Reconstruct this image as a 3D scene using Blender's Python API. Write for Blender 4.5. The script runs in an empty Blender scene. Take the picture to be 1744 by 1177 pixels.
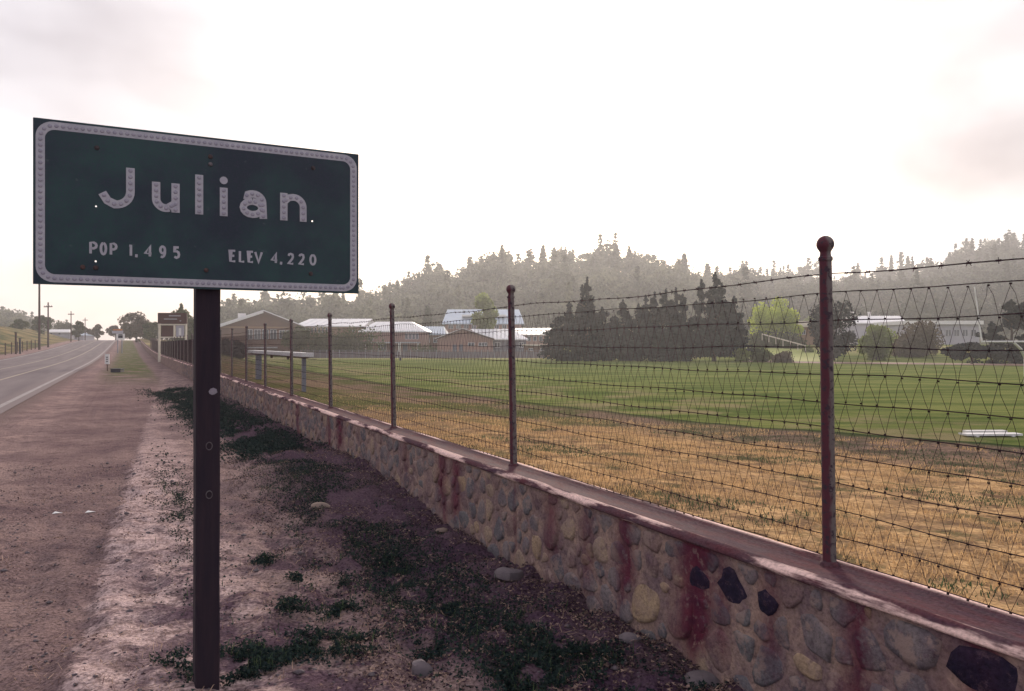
import bpy, math, random
import numpy as np
from mathutils import Vector, Matrix, Quaternion

sc = bpy.context.scene
COL = sc.collection

# ------------------------------------------------------------------ camera
EYE, FPX, CX, HY = 1.5, 1350.0, 872.0, 586.0
cd = bpy.data.cameras.new('camera')
cam = bpy.data.objects.new('camera', cd)
COL.objects.link(cam)
cam.location = (0, 0, EYE)
cam.rotation_euler = (math.radians(90), 0, 0)
cd.sensor_width = 36.0
cd.lens = FPX / 1744 * 36
cd.shift_y = (HY - 588.5) / 1744
cd.clip_start, cd.clip_end = 0.05, 4000
sc.camera = cam

# ------------------------------------------------------------------ light
SUN_EL, SUN_AZ = 15.0, 5.0
w = bpy.data.worlds.new('World')
sc.world = w
w.use_nodes = True
wt = w.node_tree
wt.nodes.clear()
wo = wt.nodes.new('ShaderNodeOutputWorld')
bg = wt.nodes.new('ShaderNodeBackground')
bg.inputs[1].default_value = 0.125
sky = wt.nodes.new('ShaderNodeTexSky')
sky.sky_type = 'NISHITA'
sky.sun_disc = False
sky.sun_elevation = math.radians(SUN_EL)
sky.sun_rotation = math.radians(SUN_AZ)
sky.air_density, sky.dust_density, sky.ozone_density = 1.0, 3.0, 1.5
tc = wt.nodes.new('ShaderNodeTexCoord')
mp = wt.nodes.new('ShaderNodeMapping')
mp.inputs['Scale'].default_value = (1.0, 1.0, 2.6)
mp.inputs['Location'].default_value = (2.1, 0.5, 0.3)
nz = wt.nodes.new('ShaderNodeTexNoise')
nz.inputs['Scale'].default_value = 1.7
nz.inputs['Detail'].default_value = 4
nz.inputs['Roughness'].default_value = 0.5
cr = wt.nodes.new('ShaderNodeValToRGB')
cr.color_ramp.elements[0].position = 0.38
cr.color_ramp.elements[0].color = (0.46, 0.41, 0.44, 1)
cr.color_ramp.elements[1].position = 0.60
cr.color_ramp.elements[1].color = (1.0, 0.955, 0.985, 1)
cm = wt.nodes.new('ShaderNodeVectorMath')
cm.operation = 'SCALE'
cm.inputs['Scale'].default_value = 8.3
mx = wt.nodes.new('ShaderNodeMix')
mx.data_type = 'RGBA'
mx.inputs[0].default_value = 0.76
for a, b in ((tc.outputs['Generated'], mp.inputs['Vector']), (mp.outputs[0], nz.inputs['Vector']),
             (nz.outputs['Fac'], cr.inputs[0]), (cr.outputs[0], cm.inputs[0]), (sky.outputs[0], mx.inputs[6]),
             (cm.outputs[0], mx.inputs[7]), (mx.outputs[2], bg.inputs[0]), (bg.outputs[0], wo.inputs[0])):
    wt.links.new(a, b)

# soft cloud banks: one high on the left, one low on the right
nw = wt.nodes.new('ShaderNodeTexNoise')
nw.inputs['Scale'].default_value = 5.0
nw.inputs['Detail'].default_value = 4
wt.links.new(tc.outputs['Generated'], nw.inputs['Vector'])
prev = mx.outputs[2]
for (bx_, by_, bz_, rad, amt) in ((-.37, .90, .42, .32, .34), (.45, .85, .19, .36, .66), (-.80, .70, .30, .45, .35), (.15, .60, .80, .50, .30)):
    m1 = wt.nodes.new('ShaderNodeMapping')
    m1.inputs['Scale'].default_value = (1, 1, 2.4)
    ds = wt.nodes.new('ShaderNodeVectorMath')
    ds.operation = 'DISTANCE'
    ds.inputs[1].default_value = (bx_, by_, bz_ * 2.4)
    wt.links.new(tc.outputs['Generated'], m1.inputs['Vector'])
    wt.links.new(m1.outputs[0], ds.inputs[0])
    ad = wt.nodes.new('ShaderNodeMath')
    ad.operation = 'MULTIPLY_ADD'
    ad.inputs[1].default_value = .55
    wt.links.new(nw.outputs['Fac'], ad.inputs[0])
    wt.links.new(ds.outputs['Value'], ad.inputs[2])
    mr = wt.nodes.new('ShaderNodeMapRange')
    mr.interpolation_type = 'SMOOTHSTEP'
    mr.inputs['From Min'].default_value = .18
    mr.inputs['From Max'].default_value = .28 + rad
    mr.inputs['To Min'].default_value = amt
    mr.inputs['To Max'].default_value = 0
    wt.links.new(ad.outputs[0], mr.inputs['Value'])
    mm = wt.nodes.new('ShaderNodeMix')
    mm.data_type = 'RGBA'
    mm.blend_type = 'MULTIPLY'
    wt.links.new(mr.outputs['Result'], mm.inputs[0])
    wt.links.new(prev, mm.inputs[6])
    mm.inputs[7].default_value = (.10, .075, .12, 1)
    prev = mm.outputs[2]
wt.links.new(prev, bg.inputs[0])

sl = bpy.data.lights.new('sun', 'SUN')
sl.energy = 3.6
sl.angle = math.radians(9)
sl.color = (1.0, 0.85, 0.70)
sun = bpy.data.objects.new('sun', sl)
COL.objects.link(sun)
e_, a_ = math.radians(SUN_EL), math.radians(SUN_AZ)
sdir = Vector((math.sin(a_) * math.cos(e_), math.cos(a_) * math.cos(e_), math.sin(e_)))
sun.rotation_euler = sdir.to_track_quat('Z', 'Y').to_euler()
sun.location = (0, 0, 50)

vs = sc.view_settings
vs.view_transform = 'Standard'
vs.look = 'None'
vs.exposure = 0.5
vs.gamma = 1.0
vs.use_curve_mapping = False
sc.cycles.volume_bounces = 3
sc.cycles.transparent_max_bounces = 8
sc.cycles.max_bounces = 6

rng = np.random.default_rng(7)
random.seed(7)
HAZE = 0.00045

# ------------------------------------------------------------------ geometry helpers
DS, DC = 0.8997, 0.4366          # the fence line runs along t = (-DC, DS); s is the distance to its right
X0, Y0 = 1.318, 3.29


def XY(s, t):
    return X0 + DS * s - DC * t, Y0 + DC * s + DS * t


def ST(x, y):
    return DS * (x - X0) + DC * (y - Y0), -DC * (x - X0) + DS * (y - Y0)


def S(a, b, x):
    u = np.clip((np.asarray(x, float) - a) / (b - a), 0, 1)
    return u * u * (3 - 2 * u)


def PX(px, py, d):
    return ((px - CX) * d / FPX, d, EYE - (py - HY) * d / FPX)


_perm = rng.permutation(4096)
_val = rng.random(4096)


def vnoise(x, y, seed=0):
    x = np.asarray(x, float) + seed * 17.3
    y = np.asarray(y, float) + seed * 5.7
    xi, yi = np.floor(x).astype(np.int64), np.floor(y).astype(np.int64)
    fx, fy = x - xi, y - yi
    fx, fy = fx * fx * (3 - 2 * fx), fy * fy * (3 - 2 * fy)

    def h(i, j):
        return _val[_perm[(_perm[i & 4095] + j) & 4095]]
    return (h(xi, yi) * (1 - fx) + h(xi + 1, yi) * fx) * (1 - fy) + (h(xi, yi + 1) * (1 - fx) + h(xi + 1, yi + 1) * fx) * fy


def fbm(x, y, o=4, seed=0):
    r, a, f = 0, 0.5, 1.0
    for k in range(o):
        r = r + a * (vnoise(np.asarray(x) * f, np.asarray(y) * f, seed + k) - 0.5)
        a *= 0.5
        f *= 2.03
    return r


def rise(t):                      # the road climbs slightly towards its far end
    return 2.6 * S(60, 260, t)


def z_left(s, t):
    s, t = np.asarray(s, float), np.asarray(t, float)
    z = rise(t) + 3.4 * S(-14.5, -30, s) * S(20, 70, t) + 0.10 * S(3, 6, t) * S(-1.6, -0.4, s) * S(40, 20, t)
    near = S(-5.0, -4.4, s) * S(70, 25, t)
    edge = -2.93 + 0.045 * t + 0.05 * np.sin(t * 2.3) + 0.05 * np.sin(t * 5.1 + 1)
    z = z + near * (0.046 * S(edge - .07, edge + .07, s) * S(16, 6, t) - 0.02)
    z = z + near * (0.10 * fbm(s * 1.3, t * 0.9, 3, 1) + 0.075 * fbm(s * 7, t * 5, 5, 5) * (0.8 + 1.5 * S(-2.2, -0.9, s)) - .055 * near * S(6, 2.5, t))
    # tyre rut
    rc = -3.45 + 0.05 * t
    z = z - near * 0.02 * np.exp(-((s - rc) / 0.16) ** 2) * (0.6 + 0.8 * fbm(s, t * 0.6, 2, 30))
    return z


def bank_edge(t):
    return np.interp(t, [-20, 4, 6.4, 8.5, 14, 25, 60, 200], [12, 8.2, 7.3, 6.4, 5.7, 5.2, 6, 9])


def z_right(s, t):
    s, t = np.asarray(s, float), np.asarray(t, float)
    x, y = XY(s, t)
    px = CX + FPX * x / np.maximum(y, 1)
    top = 0.44 + rise(t)
    se = bank_edge(t)
    z = top - .32 * S(.1, 6, s)
    u = S(se, se + 4.5, s)
    z = z * (1 - u) + (-1.0) * u
    y1 = np.interp(px, [1100, 1250], [150, 112])
    z = z + 2.4 * S(0, 42, y - y1) * np.where(y > 20, 1, 0) * S(0.1, 60, s)
    z = z + S(20, 4, s) * 0.05 * fbm(s * 1.5, t * 1.5, 4, 9)
    return z


SIL = np.array([(-1500, 520), (-300, 520), (0, 528), (30, 530), (60, 548), (85, 560), (110, 562), (150, 572), (200, 584),
                (250, 575), (300, 556), (372, 528), (400, 515), (450, 508), (500, 512), (560, 505), (620, 497), (650, 487),
                (700, 474), (735, 454), (748, 449), (772, 474), (790, 456), (832, 433), (868, 434), (884, 456), (900, 446), (930, 424), (975, 432), (1000, 426), (1045, 421), (1085, 434), (1120, 438),
                (1150, 450), (1168, 440), (1190, 454), (1215, 464), (1250, 460), (1268, 452), (1290, 464), (1340, 457), (1400, 462), (1480, 459), (1545, 449), (1600, 442),
                (1650, 428), (1690, 413), (1744, 406), (2000, 395), (2600, 380), (6000, 380)], float)


def ridge(px):
    R = np.interp(px, [100, 300, 1200, 1330, 1600], [480, 400, 400, 520, 540])
    ys = np.interp(px, SIL[:, 0], SIL[:, 1])
    return R, EYE + (HY - ys) * R / FPX - 12.0


def z_hill(x, y):
    yy = np.maximum(y, 40)
    px = np.clip(CX + FPX * x / yy, -1500, 6000)
    R, zr = ridge(px)
    zb = np.interp(px, [150, 400, 1250], [2.6, 1.0, 1.6])
    u = np.clip((y - 205) / (R - 205), 0, 1.0)
    u = u ** 1.15
    h = np.maximum(zr - zb, 0) * u
    return zb - 0.6 + h + 6.0 * fbm(x / 60, y / 60, 3, 3) * np.clip(u * 3, 0, 1) * np.clip(h / 8, 0, 1)


def ground_z(x, y):
    s, t = ST(x, y)
    return float(z_left(s, t)) if s < 0 else float(z_right(s, t))


# ------------------------------------------------------------------ mesh helpers
def mesh_np(name, V, Fc, mat, attrs=None, smooth=False):
    V = np.asarray(V, np.float32)
    Fc = np.asarray(Fc, np.int32)
    me = bpy.data.meshes.new(name)
    n, k = Fc.shape
    me.vertices.add(len(V))
    me.vertices.foreach_set('co', V.ravel())
    me.loops.add(n * k)
    me.loops.foreach_set('vertex_index', Fc.ravel())
    me.polygons.add(n)
    me.polygons.foreach_set('loop_start', np.arange(0, n * k, k, dtype=np.int32))
    me.polygons.foreach_set('loop_total', np.full(n, k, np.int32))
    if smooth:
        me.polygons.foreach_set('use_smooth', np.ones(n, bool))
    if attrs:
        for an, av in attrs.items():
            at = me.attributes.new(an, 'FLOAT', 'POINT')
            at.data.foreach_set('value', np.asarray(av, np.float32))
    me.update(calc_edges=True)
    me.materials.append(mat)
    return me


def link(name, me, parent=None, loc=None):
    o = bpy.data.objects.new(name, me)
    COL.objects.link(o)
    if parent is not None:
        o.parent = parent
    if loc is not None:
        o.location = loc
    return o


def tag(o, label=None, cat=None, group=None, kind=None):
    if label:
        o['label'] = label
    if cat:
        o['category'] = cat
    if group:
        o['group'] = group
    if kind:
        o['kind'] = kind
    return o


def thing(name, label, cat, loc=(0, 0, 0), rz=0.0, group=None):
    o = bpy.data.objects.new(name, None)
    COL.objects.link(o)
    o.empty_display_size = 0.3
    o.location = loc
    o.rotation_euler = (0, 0, rz)
    return tag(o, label, cat, group)


def copy_tree(o, parent=None):
    c = o.copy()
    COL.objects.link(c)
    c.parent = parent
    for ch in list(o.children):
        copy_tree(ch, c)
    return c


class MB:
    def __init__(self):
        self.v, self.f = [], []

    def add(self, vs, fs):
        b = len(self.v)
        self.v += [tuple(p) for p in vs]
        self.f += [tuple(i + b for i in f) for f in fs]
        return self

    def box(self, c, sz, rz=0.0):
        x, y, z = sz[0] / 2, sz[1] / 2, sz[2] / 2
        cs, sn = math.cos(rz), math.sin(rz)
        P = []
        for dz in (-z, z):
            for dx, dy in ((-x, -y), (x, -y), (x, y), (-x, y)):
                P.append((c[0] + dx * cs - dy * sn, c[1] + dx * sn + dy * cs, c[2] + dz))
        return self.add(P, [(3, 2, 1, 0), (4, 5, 6, 7), (0, 1, 5, 4), (1, 2, 6, 5), (2, 3, 7, 6), (3, 0, 4, 7)])

    def beam(self, a, b, wd, ht):
        a, b = Vector(a), Vector(b)
        d = (b - a).normalized()
        up = Vector((0, 0, 1)) if abs(d.z) < .95 else Vector((0, 1, 0))
        sd = d.cross(up).normalized() * wd / 2
        u = sd.cross(d).normalized() * ht / 2
        P = [a - sd - u, a + sd - u, a + sd + u, a - sd + u, b - sd - u, b + sd - u, b + sd + u, b - sd + u]
        return self.add(P, [(3, 2, 1, 0), (4, 5, 6, 7), (0, 1, 5, 4), (1, 2, 6, 5), (2, 3, 7, 6), (3, 0, 4, 7)])

    def tube(self, pts, r, n=6, cap=True):
        pts = [Vector(p) for p in pts]
        rs = r if isinstance(r, (list, tuple)) else [r] * len(pts)
        V = []
        ref = None
        for i, p in enumerate(pts):
            d = (pts[min(i + 1, len(pts) - 1)] - pts[max(i - 1, 0)])
            if d.length < 1e-9:
                d = Vector((0, 0, 1))
            d.normalize()
            if ref is None:
                ref = Vector((0, 0, 1)) if abs(d.z) < .9 else Vector((1, 0, 0))
            a = d.cross(ref)
            if a.length < 1e-6:
                ref = Vector((1, 0, 0)) if abs(d.x) < .9 else Vector((0, 1, 0))
                a = d.cross(ref)
            a.normalize()
            b = d.cross(a)
            for k in range(n):
                th = 2 * math.pi * k / n
                V.append(p + (a * math.cos(th) + b * math.sin(th)) * rs[i])
        Fs = []
        for i in range(len(pts) - 1):
            for k in range(n):
                k2 = (k + 1) % n
                Fs.append((i * n + k, i * n + k2, (i + 1) * n + k2, (i + 1) * n + k))
        if cap:
            Fs.append(tuple(range(n))[::-1])
            Fs.append(tuple((len(pts) - 1) * n + k for k in range(n)))
        return self.add(V, Fs)

    def lathe(self, prof, n=20, c=(0, 0, 0)):
        V, Fs = [], []
        for (r, z) in prof:
            for k in range(n):
                th = 2 * math.pi * k / n
                V.append((c[0] + r * math.cos(th), c[1] + r * math.sin(th), c[2] + z))
        for i in range(len(prof) - 1):
            for k in range(n):
                k2 = (k + 1) % n
                Fs.append((i * n + k, i * n + k2, (i + 1) * n + k2, (i + 1) * n + k))
        Fs.append(tuple(range(n))[::-1])
        Fs.append(tuple((len(prof) - 1) * n + k for k in range(n)))
        return self.add(V, Fs)

    def prism_y(self, poly, y0, y1):       # poly in (x,z), extruded along y
        n = len(poly)
        V = [(p[0], y0, p[1]) for p in poly] + [(p[0], y1, p[1]) for p in poly]
        Fs = [tuple(range(n)), tuple(range(2 * n - 1, n - 1, -1))]
        for i in range(n):
            j = (i + 1) % n
            Fs.append((i, i + n, j + n, j))
        return self.add(V, Fs)

    def mesh(self, name, mat, smooth=False):
        me = bpy.data.meshes.new(name)
        me.from_pydata(self.v, [], self.f)
        me.materials.append(mat)
        if smooth:
            me.polygons.foreach_set('use_smooth', np.ones(len(me.polygons), bool))
            try:
                me.set_sharp_from_angle(angle=math.radians(40))
            except Exception:
                pass
        me.update()
        return me

    def build(self, name, mat, parent=None, smooth=False, loc=None):
        return link(name, self.mesh(name, mat, smooth), parent, loc)


# ------------------------------------------------------------------ material helpers
class NT:
    def __init__(self, name):
        self.m = bpy.data.materials.new(name)
        self.m.use_nodes = True
        self.t = self.m.node_tree
        self.t.nodes.clear()
        self.out = self.t.nodes.new('ShaderNodeOutputMaterial')

    def n(self, typ, **kw):
        nd = self.t.nodes.new(typ)
        for k, v in kw.items():
            setattr(nd, k, v)
        return nd

    def put(self, sock, val):
        if isinstance(val, bpy.types.NodeSocket):
            self.t.links.new(val, sock)
        elif val is not None:
            if isinstance(val, (tuple, list)) and sock.type == 'RGBA' and len(val) == 3:
                val = (*val, 1)
            sock.default_value = val

    def math(self, op, a, b=None, c=None, clamp=False):
        nd = self.n('ShaderNodeMath', operation=op, use_clamp=clamp)
        self.put(nd.inputs[0], a)
        if b is not None:
            self.put(nd.inputs[1], b)
        if c is not None:
            self.put(nd.inputs[2], c)
        return nd.outputs[0]

    def mix(self, fac, a, b, blend='MIX'):
        nd = self.n('ShaderNodeMix', data_type='RGBA', blend_type=blend)
        self.put(nd.inputs[0], fac)
        self.put(nd.inputs[6], a)
        self.put(nd.inputs[7], b)
        return nd.outputs[2]

    def ss(self, lo, hi, x):       # smoothstep, lo may exceed hi
        nd = self.n('ShaderNodeMapRange', interpolation_type='SMOOTHSTEP')
        self.put(nd.inputs['Value'], x)
        flip = lo > hi
        nd.inputs['From Min'].default_value = min(lo, hi)
        nd.inputs['From Max'].default_value = max(lo, hi)
        nd.inputs['To Min'].default_value = 1.0 if flip else 0.0
        nd.inputs['To Max'].default_value = 0.0 if flip else 1.0
        return nd.outputs['Result']

    def obj(self):
        return self.n('ShaderNodeTexCoord').outputs['Object']

    def pos(self):
        return self.n('ShaderNodeNewGeometry').outputs['Position']

    def sep(self, v):
        nd = self.n('ShaderNodeSeparateXYZ')
        self.put(nd.inputs[0], v)
        return nd.outputs

    def comb(self, x, y, z):
        nd = self.n('ShaderNodeCombineXYZ')
        for i, q in enumerate((x, y, z)):
            self.put(nd.inputs[i], q)
        return nd.outputs[0]

    def scale(self, v, sc3):
        nd = self.n('ShaderNodeMapping')
        self.put(nd.inputs['Vector'], v)
        nd.inputs['Scale'].default_value = sc3
        return nd.outputs[0]

    def noise(self, v, scale=5, detail=4, rough=.55, col=False):
        nd = self.n('ShaderNodeTexNoise')
        self.put(nd.inputs['Vector'], v)
        nd.inputs['Scale'].default_value = scale
        nd.inputs['Detail'].default_value = detail
        nd.inputs['Roughness'].default_value = rough
        return nd.outputs['Color' if col else 'Fac']

    def ramp(self, fac, stops):
        nd = self.n('ShaderNodeValToRGB')
        self.put(nd.inputs[0], fac)
        el = nd.color_ramp.elements
        while len(el) < len(stops):
            el.new(0.5)
        for e, (p, c) in zip(el, sorted(stops, key=lambda q: q[0])):
            e.position = p
            e.color = (c, c, c, 1) if not isinstance(c, (tuple, list)) else (*c[:3], 1)
        return nd.outputs[0]

    def attr(self, name):
        return self.n('ShaderNodeAttribute', attribute_name=name).outputs['Fac']

    def bump(self, h, strength=.3, dist=.01):
        nd = self.n('ShaderNodeBump')
        nd.inputs['Strength'].default_value = strength
        nd.inputs['Distance'].default_value = dist
        self.put(nd.inputs['Height'], h)
        return nd.outputs[0]

    def pbr(self, col, rough=.8, metal=0, normal=None, spec=.3, transl=None, tcol=None, alpha=None):
        b = self.n('ShaderNodeBsdfPrincipled')
        self.put(b.inputs['Base Color'], col)
        self.put(b.inputs['Roughness'], rough)
        self.put(b.inputs['Metallic'], metal)
        self.put(b.inputs['Specular IOR Level'], spec)
        if normal is not None:
            self.put(b.inputs['Normal'], normal)
        o = b.outputs[0]
        if transl:
            tr = self.n('ShaderNodeBsdfTranslucent')
            self.put(tr.inputs[0], tcol if tcol is not None else col)
            ms = self.n('ShaderNodeMixShader')
            ms.inputs[0].default_value = transl
            self.t.links.new(o, ms.inputs[1])
            self.t.links.new(tr.outputs[0], ms.inputs[2])
            o = ms.outputs[0]
        self.t.links.new(o, self.out.inputs[0])
        return self.m

    def st(self):                   # world position -> s, t
        p = self.sep(self.pos())
        x = self.math('SUBTRACT', p[0], X0)
        y = self.math('SUBTRACT', p[1], Y0)
        s = self.math('ADD', self.math('MULTIPLY', x, DS), self.math('MULTIPLY', y, DC))
        t = self.math('ADD', self.math('MULTIPLY', x, -DC), self.math('MULTIPLY', y, DS))
        return s, t


def simple(name, c1, c2=None, scale=6, rough=.8, bump=.25, bscale=40, metal=0, spec=.3, stretch=(1, 1, 1), rnd=0, bdist=.004):
    k = NT(name)
    v = k.scale(k.obj(), stretch)
    c2 = c2 or tuple(x * .6 for x in c1)
    f = k.ramp(k.noise(v, scale, 5, .6), [(.35, 0.0), (.65, 1.0)])
    col = k.mix(f, c1, c2)
    fine = k.noise(v, bscale, 3)
    col = k.mix(k.math('MULTIPLY', fine, .5), col, tuple(x * .55 for x in c1))
    if rnd:
        oi = k.n('ShaderNodeObjectInfo').outputs['Random']
        col = k.mix(k.math('MULTIPLY', oi, rnd), col, tuple(x * .4 for x in c1))
    return k.pbr(col, rough, metal, k.bump(fine, bump, bdist), spec)


def leafmat(name, dark, light, transl=.35, rough=.7, tl=None):
    k = NT(name)
    col = k.mix(k.attr('tint'), dark, light)
    return k.pbr(col, .95, 0, None, .0, transl, k.mix(k.attr('tint'), dark, tl or light))


# ------------------------------------------------------------------ materials
def m_ground():
    k = NT('verge_dirt')
    s, t = k.st()
    p = k.pos()
    n1 = k.noise(p, .9, 5, .6)
    n2 = k.noise(p, 9, 6, .65)
    n3 = k.noise(p, 55, 4, .6)
    base = k.mix(k.ramp(n1, [(.38, 0.0), (.62, 1.0)]), (.325, .232, .215), (.195, .137, .138))
    # pale trodden dust right of the rut edge
    edge = k.math('ADD', s, k.math('ADD', k.math('MULTIPLY', t, -.045), k.math('MULTIPLY', k.math('SUBTRACT', n2, .5), .35)))
    pale = k.math('MULTIPLY', k.ss(-2.98, -2.88, edge), k.ss(-1.35, -1.8, k.math('ADD', s, k.math('MULTIPLY', n1, .9))))
    base = k.mix(k.math('MULTIPLY', k.ss(-2.88, -2.96, edge), k.math('MULTIPLY', k.ss(-4.2, -3.4, s), .30)), base, (.12, .075, .08))
    pale = k.math('MULTIPLY', pale, k.math('ADD', .35, k.math('MULTIPLY', k.ss(13, 5, t), .65)))
    base = k.mix(k.math('MULTIPLY', pale, k.ss(.35, .55, n2)), base, (.54, .40, .385))
    # dark litter towards the wall
    lit = k.math('MULTIPLY', k.ss(-1.55, -.9, k.math('ADD', s, k.math('MULTIPLY', k.math('SUBTRACT', n1, .5), 1.0))), k.ss(28, 12, t))
    base = k.mix(k.math('MULTIPLY', lit, .8), base, (.060, .032, .062))
    patch = k.math('MULTIPLY', k.ss(.44, .56, k.noise(p, 1.6, 6, .75)), k.math('MULTIPLY', k.ss(6.5, 2.4, t), k.ss(-3.2, -2.2, s)))
    base = k.mix(k.math('MULTIPLY', patch, .85), base, (.062, .036, .060))
    # gravelly shoulder next to the road
    sh = k.math('MULTIPLY', k.ss(-4.4, -5.0, s), k.ss(-13.5, -12.8, s))
    base = k.mix(sh, base, (.19, .14, .135))
    # grass: far verge strip and the bank over the road
    gv = k.math('MULTIPLY', k.math('MULTIPLY', k.ss(-4.2, -3.0, s), k.ss(-1.2, -1.6, s)), k.ss(25, 50, t))
    base = k.mix(k.math('MULTIPLY', gv, k.ss(.35, .5, n1)), base, (.11, .12, .055))
    bank = k.ss(-14.6, -15.6, s)
    bcol = k.mix(k.ramp(k.noise(k.scale(p, (.05, .05, .5)), 1.6, 4), [(.42, 0.0), (.6, 1.0)]), (.08, .085, .045), (.21, .16, .085))
    base = k.mix(bank, base, bcol)
    mott = k.ss(.50, .62, k.noise(k.scale(p, (1, 1.6, 1)), 3.2, 6, .75))
    base = k.mix(k.math('MULTIPLY', mott, k.math('MULTIPLY', k.ss(-5.0, -4.6, s), .55)), base, (.105, .072, .080))
    crumb = k.ss(.60, .68, k.noise(p, 26, 4, .7))
    base = k.mix(k.math('MULTIPLY', crumb, .6), base, (.050, .032, .056))
    speck = k.ramp(n3, [(.30, .35), (.5, 1.0), (.72, 1.45)])
    base = k.mix(1.0, base, speck, 'MULTIPLY')
    h = k.math('ADD', k.math('MULTIPLY', n2, 1.0), k.math('MULTIPLY', n3, .5))
    return k.pbr(base, .95, 0, k.bump(h, 1.0, .05), .0)


def m_field():
    k = NT('grass_field')
    s, t = k.st()
    p = k.pos()
    n1 = k.noise(p, .35, 5, .6)
    n2 = k.noise(p, 3.2, 5, .65)
    n3 = k.noise(p, 30, 4, .7)
    gold = k.mix(k.ramp(n2, [(.38, 0.0), (.62, 1.0)]), (.52, .335, .17), (.185, .12, .075))
    gold = k.mix(k.math('MULTIPLY', k.ss(.52, .62, k.noise(p, 1.5, 6, .7)), .75), gold, (.10, .095, .05))
    gold = k.mix(k.math('MULTIPLY', k.ss(.54, .62, k.noise(p, 9, 5, .7)), .55), gold, (.13, .075, .055))
    green = k.mix(k.ramp(k.noise(k.scale(p, (.12, .5, 1)), 1.4, 5, .6), [(.40, 0.0), (.60, 1.0)]), (.070, .100, .026), (.165, .180, .058))
    green = k.mix(k.math('MULTIPLY', k.ss(.55, .72, n2), .5), green, (.20, .175, .09))
    e0 = k.attr('edge')
    se = k.math('ADD', e0, k.math('MULTIPLY', k.math('SUBTRACT', k.noise(p, .8, 5, .6), .5), 1.1))
    brown = k.mix(k.ss(.4, .6, n2), (.165, .115, .10), (.085, .07, .055))
    gold = k.mix(k.math('MULTIPLY', k.ss(-3.4, -1.4, k.math('ADD', se, k.math('MULTIPLY', k.math('SUBTRACT', n1, .5), 4.0))), .9), gold, brown)
    col = k.mix(k.ss(-.35, .25, se), gold, green)
    drop_shade = k.math('MULTIPLY', k.ss(-.35, .05, se), k.ss(1.5, .5, se))  # shade of the bank's drop, painted as a dark line
    col = k.mix(k.math('MULTIPLY', drop_shade, .85), col, (.022, .038, .020))
    worn = k.math('MULTIPLY', k.ss(6, 9, se), k.ss(19, 14, se))
    col = k.mix(k.math('MULTIPLY', worn, k.math('MULTIPLY', k.ss(.46, .62, n1), .7)), col, (.24, .19, .11))
    worn2 = k.math('MULTIPLY', k.ss(.5, -.4, e0), k.ss(6, 13, k.math('ADD', t, k.math('MULTIPLY', n1, 3))))
    col = k.mix(k.math('MULTIPLY', worn2, .88), col, k.mix(k.ss(.42, .58, k.noise(k.scale(p, (1, .6, 1)), .7, 5, .6)), (.185, .13, .095), (.095, .105, .042)))
    # pale far edge / running track
    yy = k.sep(p)[1]
    col = k.mix(k.math('MULTIPLY', k.math('MULTIPLY', k.ss(126, 134, yy), k.ss(150, 144, yy)), .45), col, (.40, .33, .18))
    trk = k.math('MULTIPLY', k.ss(84, 86, k.math('SUBTRACT', yy, k.math('MULTIPLY', s, .0))), 0.0)
    col = k.mix(trk, col, (.3, .2, .15))
    col = k.mix(1.0, col, k.ramp(n3, [(.3, .5), (.5, 1.0), (.7, 1.45)]), 'MULTIPLY')
    return k.pbr(col, .9, 0, k.bump(k.math('ADD', n2, n3), .8, .04), .0)


def streaks(k, v):
    """rust run-down mask in wall coordinates: x along the wall, z up"""
    q = k.sep(v)
    wob = k.math('MULTIPLY', k.math('SUBTRACT', k.noise(v, 9, 4, .6), .5), .10)
    tt = k.math('ADD', q[0], wob)
    u = k.math('DIVIDE', k.math('ADD', tt, 1.5), 16.0)
    masks = []
    L = STREAKS
    for part in (L[0::2], L[1::2]):
        stops = []
        for (tc_, hw, a) in part:
            c0 = (tc_ + 1.5) / 16.0
            hh = hw / 16.0
            stops += [(c0 - hh * 1.5, 0.0), (c0 - hh * .3, a), (c0 + hh * .3, a), (c0 + hh * 1.5, 0.0)]
        masks.append(k.ramp(u, stops[:32]))
    m = k.math('MAXIMUM', masks[0], masks[1])
    far = k.ss(.60, .68, k.noise(k.scale(v, (2.2, .0, .12)), 1.0, 3, .6))
    m = k.math('MAXIMUM', m, k.math('MULTIPLY', far, .8))
    ln = k.math('ADD', .10, k.math('MULTIPLY', k.noise(k.scale(v, (1.7, 0, 0)), 1.3, 2), .85))
    low = k.math('SUBTRACT', .56, ln)
    fade = k.math('DIVIDE', k.math('SUBTRACT', q[2], low), .14, clamp=True)
    m = k.math('MULTIPLY', m, fade)
    brk = k.ss(.30, .48, k.noise(v, 22, 4, .65))
    return k.math('MULTIPLY', m, k.math('ADD', .35, k.math('MULTIPLY', brk, .65)))


def tw(px, s=-.2):
    r = (px - CX) / FPX
    x0, y0 = X0 + DS * s, Y0 + DC * s
    return (x0 - y0 * r) / (DC + DS * r)


def face(px, py):                  # photo point -> (t, z) on the front of the wall
    t = tw(px)
    d = Y0 - .2 * DC + DS * t
    return t, EYE - (py - HY) * d / FPX


STREAKS = []
for (px_, hw_, a_s) in ((1672, 34, 1.0), (1610, 14, .5), (1455, 22, .9), (1310, 16, .6), (1185, 36, 1.0), (1230, 10, .6), (1064, 14, .95),
                        (998, 9, .5), (937, 11, .7), (775, 8, .9), (752, 8, .9), (690, 5, .4), (578, 5, 1.0), (560, 3, .8),
                        (506, 3, .8)):
    t_a, t_b = tw(px_ - hw_), tw(px_ + hw_)
    STREAKS.append(((t_a + t_b) / 2, abs(t_a - t_b) / 2, a_s))
STREAKS.sort()


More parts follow.
